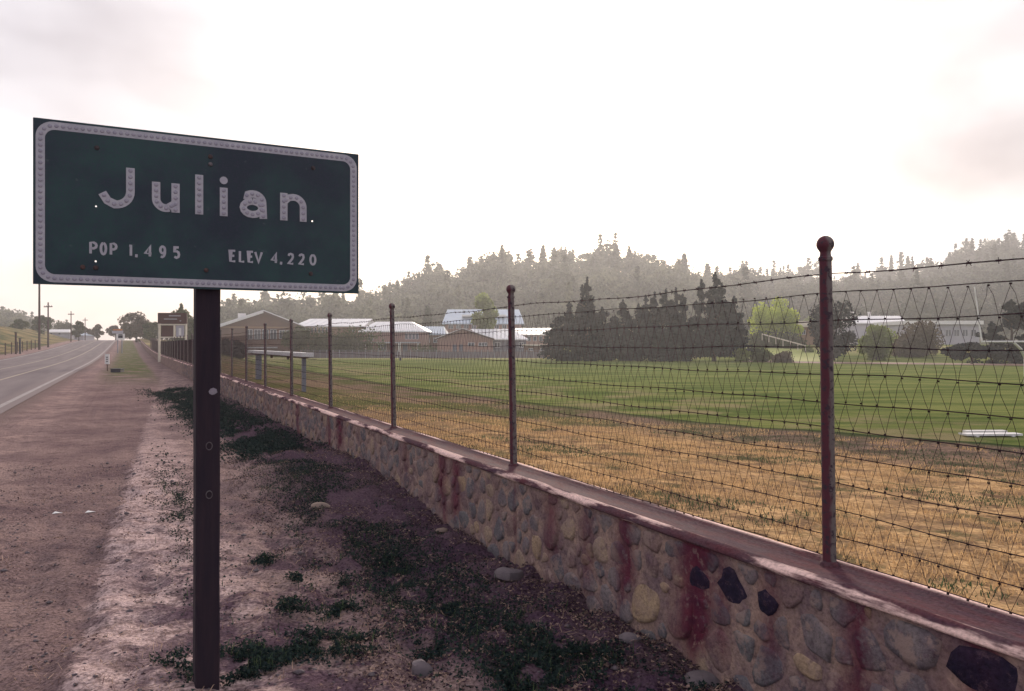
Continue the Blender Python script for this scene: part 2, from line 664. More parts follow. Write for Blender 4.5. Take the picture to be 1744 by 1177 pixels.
def m_wall(name, c1, c2, bump=.8, rough=.95, smear=0):
    k = NT(name)
    v = k.obj()
    n1 = k.noise(v, 7, 5, .6)
    n2 = k.noise(v, 60, 4, .65)
    col = k.mix(k.ramp(n1, [(.36, 0.0), (.64, 1.0)]), c1, c2)
    col = k.mix(k.math('MULTIPLY', k.ss(.53, .63, k.noise(v, 16, 6, .75)), .6), col, (.11, .068, .085))
    col = k.mix(1.0, col, k.ramp(n2, [(.3, .62), (.5, 1.0), (.7, 1.25)]), 'MULTIPLY')
    if smear:
        col = k.mix(k.math('MULTIPLY', k.ss(.50, .60, k.noise(v, 11, 6, .7)), smear), col, (.26, .185, .165))
    rust = k.mix(k.noise(v, 18, 3), (.014, .006, .026), (.15, .014, .036))
    col = k.mix(k.math('MULTIPLY', streaks(k, v), .10 if 'dark' in name else .95), col, rust)
    return k.pbr(col, rough, 0, k.bump(k.math('ADD', n1, n2), bump, .008), .08)


def m_cap():
    k = NT('painted_cap')
    v = k.obj()
    q = k.sep(v)
    n1 = k.noise(k.scale(v, (1, 3, 3)), 6, 5, .65)
    n2 = k.noise(v, 70, 3)
    col = k.mix(k.ramp(n1, [(.36, 0.0), (.62, 1.0)]), (.095, .036, .044), (.075, .046, .058))
    col = k.mix(k.math('MULTIPLY', k.ss(.5, .64, k.noise(k.scale(v, (1, 4, 4)), 3, 4)), .6), col, (.055, .028, .045))
    lit_rim = k.math('MAXIMUM', k.ss(.160, .172, q[1]), k.ss(-.035, -.05, q[1]))
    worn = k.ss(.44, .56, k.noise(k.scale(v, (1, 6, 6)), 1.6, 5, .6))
    col = k.mix(k.math('MULTIPLY', k.math('MULTIPLY', lit_rim, worn), .9), col, (.74, .52, .47))  # pale rims: chipped paint, with sunlit edges painted in
    col = k.mix(1.0, col, k.ramp(n2, [(.3, .7), (.5, 1.0), (.7, 1.2)]), 'MULTIPLY')
    return k.pbr(col, .85, 0, k.bump(k.math('ADD', n1, n2), .6, .006), .02)


def m_post():
    k = NT('rusty_painted_pipe')
    v = k.obj()
    q = k.sep(v)
    n1 = k.noise(k.scale(v, (1, 1, .35)), 22, 5, .65)
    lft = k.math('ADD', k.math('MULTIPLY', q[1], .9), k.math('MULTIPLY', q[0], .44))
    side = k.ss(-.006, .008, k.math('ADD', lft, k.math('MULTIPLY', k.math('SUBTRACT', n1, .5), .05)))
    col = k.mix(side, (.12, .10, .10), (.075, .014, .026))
    col = k.mix(k.ss(.5, .62, k.noise(v, 35, 4, .6)), col, (.032, .018, .030))
    return k.pbr(col, .75, 0, k.bump(k.noise(v, 90, 4), .6, .004), .35)


def m_signface():
    k = NT('sign_green')
    v = k.obj()
    n1 = k.noise(v, 3.2, 5, .6)
    col = k.mix(k.ramp(n1, [(.38, 0.0), (.62, 1.0)]), (.005, .014, .028), (.010, .042, .044))
    col = k.mix(k.math('MULTIPLY', k.ss(.5, .7, k.noise(v, 170, 2)), .6), col, (.022, .018, .050))
    col = k.mix(k.math('MULTIPLY', k.ss(.66, .72, k.noise(v, 14, 4, .7)), .6), col, (.05, .07, .08))
    return k.pbr(col, .5, 0, k.bump(k.noise(v, 40, 3), .08, .002), .35)


def m_asphalt():
    k = NT('asphalt')
    s, t = k.st()
    p = k.pos()
    v = k.comb(s, k.math('MULTIPLY', t, .05), 0)
    f = k.ramp(k.noise(v, 1.5, 5), [(.38, 0.0), (.62, 1.0)])
    col = k.mix(f, (.165, .135, .14), (.125, .10, .108))
    col = k.mix(k.math('MULTIPLY', k.ss(-5.9, -5.45, s), .6), col, (.19, .15, .15))
    col = k.mix(1.0, col, k.ramp(k.noise(p, 60, 3), [(.3, .75), (.7, 1.2)]), 'MULTIPLY')
    return k.pbr(col, .75, 0, k.bump(k.noise(p, 60, 3), .3, .01), .05)


def m_paint(name, c):
    k = NT(name)
    p = k.pos()
    f = k.ss(.40, .60, k.noise(p, 5, 6, .75))
    return k.pbr(k.mix(k.math('MULTIPLY', f, .75), c, (.16, .135, .14)), .7)


M = dict(
    ground=m_ground(), field=m_field(), asphalt=m_asphalt(),
    white_line=m_paint('road_paint_white', (.26, .23, .23)), yellow_line=m_paint('road_paint_yellow', (.30, .24, .17)),
    mortar=m_wall('wall_mortar', (.30, .205, .17), (.155, .105, .115)),
    st_grey=m_wall('stone_grey', (.19, .155, .155), (.12, .10, .115), smear=.85),
    st_mauve=m_wall('stone_mauve', (.22, .145, .13), (.14, .09, .10), smear=.85),
    st_tan=m_wall('stone_tan', (.36, .26, .17), (.25, .175, .125), smear=.35),
    st_pale=m_wall('stone_pale', (.31, .225, .165), (.22, .16, .13), smear=.7),
    st_blue=m_wall('stone_slate', (.14, .13, .135), (.10, .088, .105), smear=.75),
    st_rust=m_wall('stone_rust', (.18, .095, .08), (.12, .07, .07), smear=.85),
    st_dark=m_wall('stone_dark', (.014, .013, .030), (.030, .020, .040), bump=1.0),
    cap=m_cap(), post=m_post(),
    wire=simple('rusty_wire', (.025, .014, .024), (.045, .020, .026), 30, .9, 0, 50, 0, .05),
    sign=m_signface(),
    sign_white=simple('sign_reflective_white', (.40, .39, .44), (.31, .30, .36), 20, .45, .1, 120, 0, .5),
    button=simple('reflector_button', (.29, .27, .33), (.22, .21, .28), 60, .25, .1, 200, 0, .7),
    sign_edge=simple('sign_dark_edge', (.05, .035, .04), (.10, .05, .045), 12, .6, .1, 80),
    timber=simple('dark_timber', (.016, .010, .020), (.030, .017, .025), 5, .8, .5, 30, 0, .25, (6, 6, .6)),
    steel=simple('dull_steel', (.16, .14, .15), (.09, .07, .08), 30, .45, .2, 80, .6),
    white_blot=simple('white_paint_blot', (.26, .23, .27), (.20, .18, .22), 20, .7, .1, 80),
    rock_tan=simple('rock_tan', (.26, .19, .15), (.16, .12, .11), 7, .9, .6, 40, bdist=.01),
    rock_grey=simple('rock_grey', (.15, .12, .13), (.09, .075, .09), 9, .9, .6, 40, bdist=.01),
    litter=leafmat('dead_litter', (.035, .02, .035), (.36, .25, .20), .1),
    straw=leafmat('dry_straw', (.12, .07, .07), (.48, .34, .25), .2),
    weed=leafmat('verge_weeds', (.008, .014, .020), (.034, .052, .044), .15),
    blade=leafmat('verge_grass_blades', (.02, .035, .025), (.085, .12, .06), .3),
    dryblade=leafmat('dry_grass_blades', (.20, .12, .065), (.60, .405, .21), .45),
    bark=simple('tree_bark', (.09, .065, .055), (.055, .04, .04), 6, .9, .5, 20),
    cypress=leafmat('cypress_foliage', (.003, .007, .014), (.012, .022, .026), .03),
    cedar=leafmat('cedar_foliage', (.008, .012, .020), (.020, .030, .034), .08),
    lime=leafmat('lime_foliage', (.20, .25, .035), (.50, .58, .09), .5),
    pale_green=leafmat('pale_green_foliage', (.12, .15, .045), (.27, .32, .10), .45),
    broad=leafmat('broadleaf_foliage', (.045, .055, .028), (.10, .115, .05), .3),
    brownleaf=leafmat('brownish_foliage', (.06, .045, .035), (.13, .10, .065), .3),
    forest=leafmat('hazed_forest_foliage', (.070, .078, .066), (.20, .205, .15), .45),  # leaves lightened: sunlit haze mixed into their base colour
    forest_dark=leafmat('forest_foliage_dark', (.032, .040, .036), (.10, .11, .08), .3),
    conif=leafmat('conifer_foliage', (.045, .055, .048), (.11, .12, .09), .3),
    hill=simple('hill_soil', (.10, .10, .05), (.06, .065, .035), .05, .95, .2, 2),
    wood_pole=simple('pole_wood', (.10, .065, .06), (.06, .04, .045), 4, .9, .2, 30),
    white_roof=simple('white_metal_roof', (.72, .70, .72), (.62, .62, .66), .6, .35, .05, 6, 0, .5),
    blue_roof=simple('bluish_metal_roof', (.42, .50, .60), (.36, .43, .53), .6, .35, .05, 6, 0, .5),
    brick_pink=simple('pinkish_wall', (.29, .165, .145), (.23, .135, .125), .5, .9, .1, 5),
    brick_brown=simple('brown_wall', (.15, .078, .058), (.12, .066, .055), .5, .9, .1, 5),
    wall_ochre=simple('ochre_wall', (.27, .16, .10), (.21, .13, .095), .5, .9, .1, 5),
    wall_grey=simple('grey_wall', (.42, .40, .45), (.34, .33, .39), .5, .9, .1, 5),
    glass=simple('dark_glass', (.035, .04, .06), (.06, .07, .09), 1, .12, 0, 5, 0, .8),
    frame=simple('window_frame_paint', (.42, .42, .46), (.35, .34, .38), 2, .6, .1, 20),
    trim=simple('brown_fascia', (.12, .07, .06), (.09, .055, .05), 2, .7, .1, 20),
    door=simple('grey_door_paint', (.13, .13, .17), (.10, .10, .14), 2, .6, .1, 20),
    board_brown=simple('brown_signboard', (.11, .055, .05), (.08, .045, .045), 3, .6, .1, 30),
    cream=simple('cream_paint', (.62, .56, .47), (.50, .45, .38), 5, .6, .1, 40),
    white=simple('white_paint', (.75, .73, .72), (.62, .60, .60), 5, .5, .1, 40),
    orange=simple('orange_plaque', (.55, .22, .08), (.45, .18, .07), 5, .5, .1, 40),
    black=simple('black_marking', (.03, .03, .05), (.05, .04, .05), 5, .6, .1, 40),
    grey_metal=simple('galvanised_metal', (.24, .25, .30), (.18, .19, .24), 8, .45, .15, 60, .3),
    dirtline=simple('pale_dirt', (.42, .32, .25), (.32, .24, .19), .4, .95, .2, 6),
    track=simple('running_track_clay', (.26, .14, .11), (.20, .12, .10), .4, .95, .2, 6),
    lawn=simple('bright_lawn', (.36, .38, .11), (.25, .29, .08), .15, .95, .3, 3),
    litter_white=simple('paper_scrap', (.80, .78, .76), (.7, .68, .66), 20, .6, .1, 60),
)

# ------------------------------------------------------------------ ground sheets


def grid_mesh(name, A, B, fz, mat, XYf=XY, flip=False, at=None):
    a, b = np.meshgrid(A, B, indexing='ij')
    x, y = XYf(a, b)
    z = fz(a, b)
    V = np.stack([x, y, z], -1).reshape(-1, 3)
    na, nb = len(A), len(B)
    idx = np.arange(na * nb).reshape(na, nb)
    q = np.stack([idx[:-1, :-1], idx[1:, :-1], idx[1:, 1:], idx[:-1, 1:]], -1).reshape(-1, 4)
    if flip:
        q = q[:, ::-1]
    return mesh_np(name, V, q, mat, {k_: f_(a, b).ravel() for k_, f_ in at.items()} if at else None, smooth=True)


def geo(a, b, n, p=2.2):
    return a + (b - a) * np.linspace(0, 1, n) ** p


A_ = np.concatenate([-geo(4.5, 560, 70, 3.0)[::-1][:-1], np.linspace(-4.5, -.185, 145)])
B_ = np.concatenate([-geo(.6, 60, 25, 2)[::-1][:-1], np.linspace(-.6, 6.5, 240)[:-1], geo(6.5, 760, 130, 2.6)])
tag(link('ground', grid_mesh('ground', A_, B_, z_left, M['ground'])), kind='structure')
A_ = np.concatenate([np.linspace(.07, 12, 70)[:-1], geo(12, 720, 70, 2.4)])
B_ = np.concatenate([-geo(.6, 60, 25, 2)[::-1][:-1], np.linspace(-.6, 12, 80)[:-1], geo(12, 640, 130, 2.2)])
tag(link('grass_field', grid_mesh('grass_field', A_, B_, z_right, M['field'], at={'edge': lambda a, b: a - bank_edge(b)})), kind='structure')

A_ = np.linspace(-850, 850, 130)
B_ = np.linspace(200, 860, 70)
tag(link('hills', grid_mesh('hills', A_, B_, z_hill, M['hill'], XYf=lambda a, b: (a, b))), kind='structure')


def strip(name, s0, s1, t0, t1, dz, mat, n=120, kind='structure', parent=None):
    T = t0 + (t1 - t0) * np.linspace(0, 1, n) ** 1.5
    o = link(name, grid_mesh(name, np.linspace(s0, s1, 6), T, lambda a, b: rise(b) + dz, mat), parent)
    if kind:
        tag(o, kind=kind)
    return o


# left edge of the road is ragged under the gravel, the sheet itself 4 mm steps
strip('road', -12.9, -5.05, -60, 420, 0.012, M['asphalt'], 200)
strip('road_edge_line', -5.42, -5.28, -60, 400, .018, M['white_line'])
strip('road_yellow_line', -7.42, -7.28, -60, 400, .018, M['yellow_line'])
strip('road_yellow_line', -9.42, -9.30, -60, 400, .018, M['yellow_line'])
strip('road_edge_line', -12.6, -12.45, -60, 400, .018, M['white_line'])

# running track and pale line along the far side of the field, on the right
def track_strip(name, px0, px1, yo, wd, mat, dz):
    xs = np.linspace(px0, px1, 60)
    d0 = np.interp(xs, [1230, 1400, 1744, 1900], [112, 101, 90, 86]) + yo
    V, Q = [], []
    for i in range(len(xs)):
        for dd in (d0[i], d0[i] + wd):
            x = (xs[i] - CX) * dd / FPX
            s, t = ST(x, dd)
            V.append((x, dd, float(z_right(s, t)) + dz))
    for i in range(len(xs) - 1):
        Q.append((2 * i, 2 * i + 2, 2 * i + 3, 2 * i + 1))
    return tag(link(name, mesh_np(name, V, Q, mat)), kind='structure')


track_strip('running_track', 1262, 1900, 0, 5.5, M['track'], .05)
track_strip('track_edge', 1262, 1900, 5.6, 2.0, M['dirtline'], .06)
track_strip('lawn_bank', 1255, 1425, 9, 24, M['lawn'], .08)

# ------------------------------------------------------------------ wall
ANG = math.atan2(DS, -DC)
PHI = (X0, Y0, 0.0)               # wall frame: local x = t, local y = -s
wall = thing('stone_wall', 'low rubble stone wall with a rust red painted cap, running from lower right to far left', 'wall', PHI, ANG)
zb = -.25


def wall_body():
    T = np.concatenate([np.linspace(-9, -1.4, 30)[:-1], np.linspace(-1.4, 9, 300)[:-1], geo(9, 180, 260, 1.7)])
    Zs = np.linspace(0, 1, 19)
    V = []
    tt, zz = np.meshgrid(T, Zs, indexing='ij')
    r = rise(tt)
    z = (zb + (0.556 - zb) * zz) + r
    y = .19 + .007 * fbm(tt * 4, z * 4, 4, 12) + .006 * fbm(tt * 19, z * 19, 3, 14)
    V = np.stack([tt, y, z], -1).reshape(-1, 3)
    n, m = len(T), len(Zs)
    idx = np.arange(n * m).reshape(n, m)
    q = np.stack([idx[:-1, :-1], idx[:-1, 1:], idx[1:, 1:], idx[1:, :-1]], -1).reshape(-1, 4)
    # back face
    B = np.stack([T, np.full(n, -.06), zb + rise(T)], -1)
    C = np.stack([T, np.full(n, -.06), .556 + rise(T)], -1)
    b0 = n * m
    i = np.arange(n - 1)
    q2 = np.stack([b0 + i, b0 + i + 1, b0 + n + i + 1, b0 + n + i], -1)
    return mesh_np('mortar', np.concatenate([V, B, C]), np.concatenate([q, q2]), M['mortar'], smooth=True)


link('mortar', wall_body(), wall)
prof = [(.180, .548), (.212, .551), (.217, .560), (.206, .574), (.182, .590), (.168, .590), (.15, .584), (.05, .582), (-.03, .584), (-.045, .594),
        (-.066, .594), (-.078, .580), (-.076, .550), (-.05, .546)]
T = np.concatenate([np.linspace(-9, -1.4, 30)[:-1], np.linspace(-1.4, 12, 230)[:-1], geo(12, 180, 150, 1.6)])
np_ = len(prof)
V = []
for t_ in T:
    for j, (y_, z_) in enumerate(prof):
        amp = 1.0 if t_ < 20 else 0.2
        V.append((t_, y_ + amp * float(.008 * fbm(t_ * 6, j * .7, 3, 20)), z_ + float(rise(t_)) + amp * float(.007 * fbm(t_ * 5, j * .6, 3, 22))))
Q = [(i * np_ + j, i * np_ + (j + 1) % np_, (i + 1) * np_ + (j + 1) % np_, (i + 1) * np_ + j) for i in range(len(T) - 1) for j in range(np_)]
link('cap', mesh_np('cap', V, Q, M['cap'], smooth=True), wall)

# stones: cells of a jittered packing, each one a domed block proud of the mortar
seeds = []
special = [(1095, 1025, .115, 'st_tan'), (1131, 1001, .035, 'st_tan'), (912, 930, .075, 'st_tan'), (1248, 1005, .075, 'st_dark'),
           (1300, 1028, .055, 'st_dark'), (1188, 992, .055, 'st_dark'), (1672, 1128, .115, 'st_dark'), (786, 826, .075, 'st_tan'),
           (809, 896, .04, 'st_tan'), (874, 846, .09, 'st_blue'), (675, 785, .07, 'st_blue'), (716, 800, .08, 'st_grey'),
           (846, 900, .09, 'st_blue'), (1225, 1108, .095, 'st_mauve'), (1540, 1065, .13, 'st_grey'), (1380, 1090, .10, 'st_grey'),
           (1478, 1030, .035, 'st_tan'), (1375, 1132, .06, 'st_tan'), (820, 830, .05, 'st_grey'), (935, 905, .11, 'st_mauve'),
           (595, 778, .06, 'st_tan'), (605, 782, .06, 'st_tan')]
for (px_, py_, r_, m_) in special:
    t_, z_ = face(px_, py_)
    seeds.append((t_, z_, r_, m_))
keys = ['st_grey'] * 7 + ['st_mauve'] * 7 + ['st_blue'] * 4 + ['st_rust'] + ['st_pale'] * 3
tries = 0
cells_t1 = 40.0
while tries < 26000:
    tries += 1
    if tries < 15000:
        t_ = random.uniform(-1.6, 13)
    else:
        t_ = random.uniform(-6, cells_t1)
    z_ = random.uniform(-.12, .53)
    r_ = random.choice([.06, .075, .09, .11]) if tries < 4000 else random.choice([.04, .055, .07])
    if tries > 11000 and tries < 15000 and random.random() < .0:
        continue
    ok = True
    for (a, b, c, _) in seeds:
        if abs(a - t_) < .3 and math.hypot(a - t_, b - z_) < (r_ + c) * 1.02:
            ok = False
            break
    if ok:
        seeds.append((t_, z_, r_, random.choice(keys)))
seeds.sort(key=lambda q: q[0])


def cell(i):
    t0, z0, r0, _ = seeds[i]
    R = r0 * 1.5
    poly = [(R * math.cos(k * math.pi / 8), R * math.sin(k * math.pi / 8)) for k in range(16)]

    def clip(poly, nx, nz, c):
        out = []
        for k in range(len(poly)):
            a, b = poly[k], poly[(k + 1) % len(poly)]
            da, db = a[0] * nx + a[1] * nz - c, b[0] * nx + b[1] * nz - c
            if da <= 0:
                out.append(a)
            if da * db < 0:
                u = da / (da - db)
                out.append((a[0] + (b[0] - a[0]) * u, a[1] + (b[1] - a[1]) * u))
        return out
    j = i - 1
    cand = []
    while j >= 0 and t0 - seeds[j][0] < .45:
        cand.append(j)
        j -= 1
    j = i + 1
    while j < len(seeds) and seeds[j][0] - t0 < .45:
        cand.append(j)
        j += 1
    for j in cand:
        dx, dz = seeds[j][0] - t0, seeds[j][1] - z0
        L = math.hypot(dx, dz)
        if L < 1e-6:
            continue
        c = L * r0 / (r0 + seeds[j][2]) - random.uniform(.006, .020)
        poly = clip(poly, dx / L, dz / L, c)
        if len(poly) < 3:
            return None
    poly = clip(poly, 0, 1, .535 - z0)
    if len(poly) < 3:
        return None
    for _ in range(1):
        q = []
        for k in range(len(poly)):
            a, b = poly[k], poly[(k + 1) % len(poly)]
            q.append((a[0] * .8 + b[0] * .2, a[1] * .8 + b[1] * .2))
            q.append((a[0] * .2 + b[0] * .8, a[1] * .2 + b[1] * .8))
        poly = q
    # resample to 13 points by length
    P = np.array(poly + [poly[0]])
    seg = np.hypot(*(P[1:] - P[:-1]).T)
    cum = np.concatenate([[0], np.cumsum(seg)])
    u = np.linspace(0, cum[-1], 14)[:-1]
    rs = np.stack([np.interp(u, cum, P[:, 0]), np.interp(u, cum, P[:, 1])], -1)
    return rs * (1 + rng.uniform(-.13, .08, (13, 1)))


def stone_geo(i, poly):
    t0, z0, r0, _ = seeds[i]
    h = rng.uniform(.004, .013)
    tilt = rng.uniform(-.12, .12, 2)
    V, Fs = [], []
    n = len(poly)
    rz_ = float(rise(t0))
    for sc_, hh in ((1.04, -.022), (.96, h * .45), (.78, h * .9), ):
        for p in poly:
            V.append((t0 + p[0] * sc_, .19 + hh + (p[0] * tilt[0] + p[1] * tilt[1]) * (hh > 0), z0 + p[1] * sc_ + rz_))
    V.append((t0, .19 + h * rng.uniform(.8, 1.15), z0 + rz_))
    for ring in range(2):
        for k in range(n):
            k2 = (k + 1) % n
            Fs.append((ring * n + k, (ring + 1) * n + k, (ring + 1) * n + k2, ring * n + k2))
    for k in range(n):
        Fs.append((2 * n + k, 3 * n, 2 * n + (k + 1) % n))
    return V, Fs


cnt = 0
bulk = {}
order = sorted(range(len(seeds)), key=lambda i: (seeds[i][0] < -1.1, seeds[i][0]))
for i in order:
    poly = cell(i)
    if poly is None:
        continue
    if np.abs(poly).max() < .018:
        continue
    V, Fs = stone_geo(i, poly)
    key = seeds[i][3]
    if cnt < 300 and seeds[i][0] > -1.1:
        cnt += 1
        b = MB()
        b.add(V, Fs)
        o = b.build('stone', M[key], wall, smooth=False)
        o.data.polygons.foreach_set('use_smooth', np.ones(len(o.data.polygons), bool))
    else:
        bulk.setdefault(key, MB()).add(V, Fs)
tot = MB()
me = bpy.data.meshes.new('far_stones')
mats = list(bulk.keys())
VV, FF, MI = [], [], []
for mi, key in enumerate(mats):
    b0 = len(VV)
    VV += bulk[key].v
    FF += [tuple(q + b0 for q in f) for f in bulk[key].f]
    MI += [mi] * len(bulk[key].f)
me.from_pydata(VV, [], FF)
for key in mats:
    me.materials.append(M[key])
me.polygons.foreach_set('material_index', np.array(MI, np.int32))
me.polygons.foreach_set('use_smooth', np.ones(len(FF), bool))
me.update()
tag(link('far_stones', me, wall), kind='stuff')

# ------------------------------------------------------------------ fence on the wall
fence = thing('wire_fence', 'rusty pipe posts with ball finials and woven wire on top of the stone wall', 'fence', PHI, ANG)
ZT = .583
pm = MB()
pm.lathe([(.0285, 0), (.0275, .02), (.0265, .5), (.0250, 1.22), (.0245, 1.272)], 20)
post_me = pm.mesh('post', M['post'], True)
bm_ = MB()
pr = [(.0285, 1.262), (.0290, 1.268), (.0285, 1.276), (.0235, 1.280), (.0220, 1.290), (.0215, 1.297)]
for k in range(1, 12):
    th = -math.pi / 2 + .62 + (math.pi - .62) * k / 12
    pr.append((.0355 * math.cos(th), 1.330 + .0355 * math.sin(th)))
pr.append((.002, 1.3655))
bm_.lathe(pr, 20)
ball_me = bm_.mesh('ball_finial', M['post'], True)
fm = MB()
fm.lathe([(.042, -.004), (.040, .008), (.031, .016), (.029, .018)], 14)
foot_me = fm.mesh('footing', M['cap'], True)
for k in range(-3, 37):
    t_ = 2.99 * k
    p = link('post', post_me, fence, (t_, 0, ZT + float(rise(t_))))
    p.rotation_euler = (random.uniform(-.008, .008), 0, 0)
    p.rotation_euler[0] = -.017 * (-1) * -1 if k in (0, 1, 2) else random.uniform(-.01, .01)
    p.rotation_euler[1] = random.uniform(-.004, .004)
    link('ball_finial', ball_me, p)
    if k < 12:
        link('footing', foot_me, p)

ZH = [1.795, 1.712, 1.600, 1.488, 1.373, 1.259, 1.148, 1.035, .924, .808, .700, .612]
yw = -.030                        # wires run behind the posts (field side)


def wire_dz(t, row):
    u = (t / 2.99) % 1.0
    return -.010 * 4 * u * (1 - u) * (1.6 if row == 0 else .6) + .004 * math.sin(t * 3.1 + row * 2.2) + .003 * math.sin(t * 7.7 + row)


for row, zh in enumerate(ZH):
    T = list(np.arange(-9, 24, .15)) + list(np.arange(24, 108, 1.0))
    b = MB()
    b.tube([(t_, yw + .002 * math.sin(t_ * 5 + row), zh + float(rise(t_)) + wire_dz(t_, row)) for t_ in T], .0020 if row else .0023, 4)
    o = b.build('barbed_wire' if row == 0 else 'line_wire', M['wire'], fence)
    if row == 0:
        bb = MB()
        for kk in range(330):
            t_ = -3 + kk * .105
            z0 = zh + float(rise(t_)) + wire_dz(t_, 0)
            for q in (0, 1):
                th = random.uniform(0, math.pi)
                d = Vector((.3 * (1 - 2 * q), math.cos(th), math.sin(th))).normalized() * .013
                c = Vector((t_ + .004 * q, yw, z0))
                bb.tube([c - d, c + d], .0014, 3)
            bb.tube([(t_ - .009, yw, z0), (t_ + .009, yw, z0)], .0040, 5)
        tag(bb.build('barb', M['wire'], o), kind='stuff')

PITCH = .075


def stay(var, sg, knots=True, lo=False, rad=.0012):
    b = MB()
    pts = []
    r = random.Random(var)
    n = len(ZH) - 1
    for i in range(1, n + 1):
        x = sg * PITCH / 4 * (1 if i % 2 else -1) + r.uniform(-.004, .004)
        z = ZH[i]
        pts.append((x, yw + r.uniform(-.002, .002), z))
        if i < n and not lo:
            x2 = sg * PITCH / 4 * (-1 if i % 2 else 1)
            bow = r.uniform(-.006, .006)
            for u in (.3, .7):
                pts.append((x + (x2 - x) * u + bow * (1 if u < .5 else .6), yw + r.uniform(-.003, .003), z + (ZH[i + 1] - z) * u))
    b.tube(pts, .00105 if not lo else rad, 3, cap=False)
    if knots:
        for i in range(1, n + 1):
            x = sg * PITCH / 4 * (1 if i % 2 else -1)
            b.box((x, yw, ZH[i]), (.0075, .005, .005))
    return b


variants = [(stay(v, sg).mesh('stay_wire', M['wire'])) for v in range(5) for sg in (1, -1)]
k0 = int(-1.2 / PITCH)
for k in range(150):
    for j, sg in enumerate((0, 1)):
        kk = k0 + k
        t_ = kk * PITCH + sg * PITCH / 2
        me_ = variants[(random.randrange(5)) * 2 + sg]
        link('stay_wire', me_, fence, (t_, 0, float(rise(t_)) + wire_dz(t_, 3)))
loV = []
for v in range(9):
    for sg in (1, -1):
        b = stay(v + 20, sg, False, True, (.0012, .0016, .0034)[v // 3])
        loV.append((np.array(b.v), np.array([f for f in b.f if len(f) == 4])))
TT = [k * PITCH for k in range(k0 - 60, k0)] + [k * PITCH for k in range(k0 + 150, int(104 / PITCH))]
VV, FF, nb = [], [], 0
for t_ in TT:
    for sg in (0, 1):
        g_ = 0 if t_ < 17 else (1 if t_ < 32 else 2)
        Vv, Ff = loV[(g_ * 3 + random.randrange(3)) * 2 + sg]
        q = Vv.copy()
        q[:, 0] += t_ + sg * PITCH / 2
        q[:, 2] += float(rise(t_))
        VV.append(q)
        FF.append(Ff + nb)
        nb += len(q)
tag(link('far_stay_wires', mesh_np('far_stay_wires', np.concatenate(VV), np.concatenate(FF), M['wire']), fence), kind='stuff')
bb = MB()
for t_ in np.arange(k0 * PITCH + 150 * PITCH, 24, PITCH):
    for i in range(1, len(ZH)):
        bb.box((t_ + (PITCH / 4 if i % 2 else -PITCH / 4), yw, ZH[i]), (.012, .008, .008))
tag(bb.build('wire_knot', M['wire'], fence), kind='stuff')

# ------------------------------------------------------------------ the town sign
SA = Vector((-1.908, 3.16, 0))
SBv = Vector((-.738, 3.775, 0))
W_, H_ = (SBv - SA).length, .66
sang = math.atan2(SBv.y - SA.y, SBv.x - SA.x)
ZB = 1.738
post_u = .653


def sign_uv(px, py):
    r = (px - CX) / FPX
    ux, uy = math.cos(sang), math.sin(sang)
    u = (SA.x - r * SA.y) / (r * uy - ux)
    d = SA.y + u * uy
    return u, EYE - (py - HY) * d / FPX - ZB


pc = SA + (SBv - SA) * (post_u / W_)
gz = ground_z(pc.x, pc.y)
sign = thing('town_sign', 'dark green town sign reading Julian POP 1,495 ELEV 4,220 on a dark post', 'sign', (pc.x, pc.y, 0), sang)
# local frame: x along the board, -y towards the viewer, z up; board origin at u=0
def L_(u, v, y=0):
    return (u - post_u, y, ZB + v)


def flat2d(name, outer, holes, y0, y1, mat, parent):
    cu = bpy.data.curves.new(name, 'CURVE')
    cu.dimensions = '2D'
    cu.fill_mode = 'BOTH'
    cu.extrude = abs(y1 - y0) / 2
    for loop in [outer] + holes:
        sp = cu.splines.new('POLY')
        sp.points.add(len(loop) - 1)
        for p_, q_ in zip(sp.points, loop):
            p_.co = (q_[0], q_[1], 0, 1)
        sp.use_cyclic_u = True
    tmp = bpy.data.objects.new(name, cu)
    COL.objects.link(tmp)
    bpy.context.view_layer.update()
    me = bpy.data.meshes.new_from_object(tmp)
    bpy.data.objects.remove(tmp)
    # curve xy -> local x,z ; curve z -> y
    co = np.zeros(len(me.vertices) * 3)
    me.vertices.foreach_get('co', co)
    co = co.reshape(-1, 3)
    new = np.stack([co[:, 0] - post_u, (y0 + y1) / 2 - co[:, 2], co[:, 1] + ZB], -1)
    me.vertices.foreach_set('co', new.ravel())
    me.materials.clear()
    me.materials.append(mat)
    me.update()
    return link(name, me, parent)


def circ(u, v, r, n=12):
    return [(u + r * math.cos(2 * math.pi * k / n), v + r * math.sin(2 * math.pi * k / n)) for k in range(n)]


holes = []
for (px_, py_, r_) in ((163.5, 353, .0036), (163, 446, .0040), (529.5, 378, .0040)):
    u, v = sign_uv(px_, py_)
    holes.append(circ(u, v, r_))
rc_ = .006


def rrect(m, r, n=8, W=None, H=None):
    W, H = W or W_, H or H_
    out = []
    for cx_, cz_, a0 in ((W - m - r, m + r, -90), (W - m - r, H - m - r, 0), (m + r, H - m - r, 90), (m + r, m + r, 180)):
        for k in range(n + 1):
            a = math.radians(a0 + 90 * k / n)
            out.append((cx_ + r * math.cos(a), cz_ + r * math.sin(a)))
    return out


flat2d('panel', rrect(0, .004, 2), holes, -.026, -.023, M['sign'], sign)
fr = flat2d('border', rrect(.009, .062), [rrect(.041, .036)], -.0272, -.0262, M['sign_white'], sign)
eb = MB()
eb.box((W_ / 2 - post_u, -.0215, ZB + .004), (W_, .003, .008)).box((W_ / 2 - post_u, -.0215, ZB + H_ - .004), (W_, .003, .008))
eb.build('panel_edge', M['sign_edge'], sign)
# reflector buttons of the border
bt = MB()


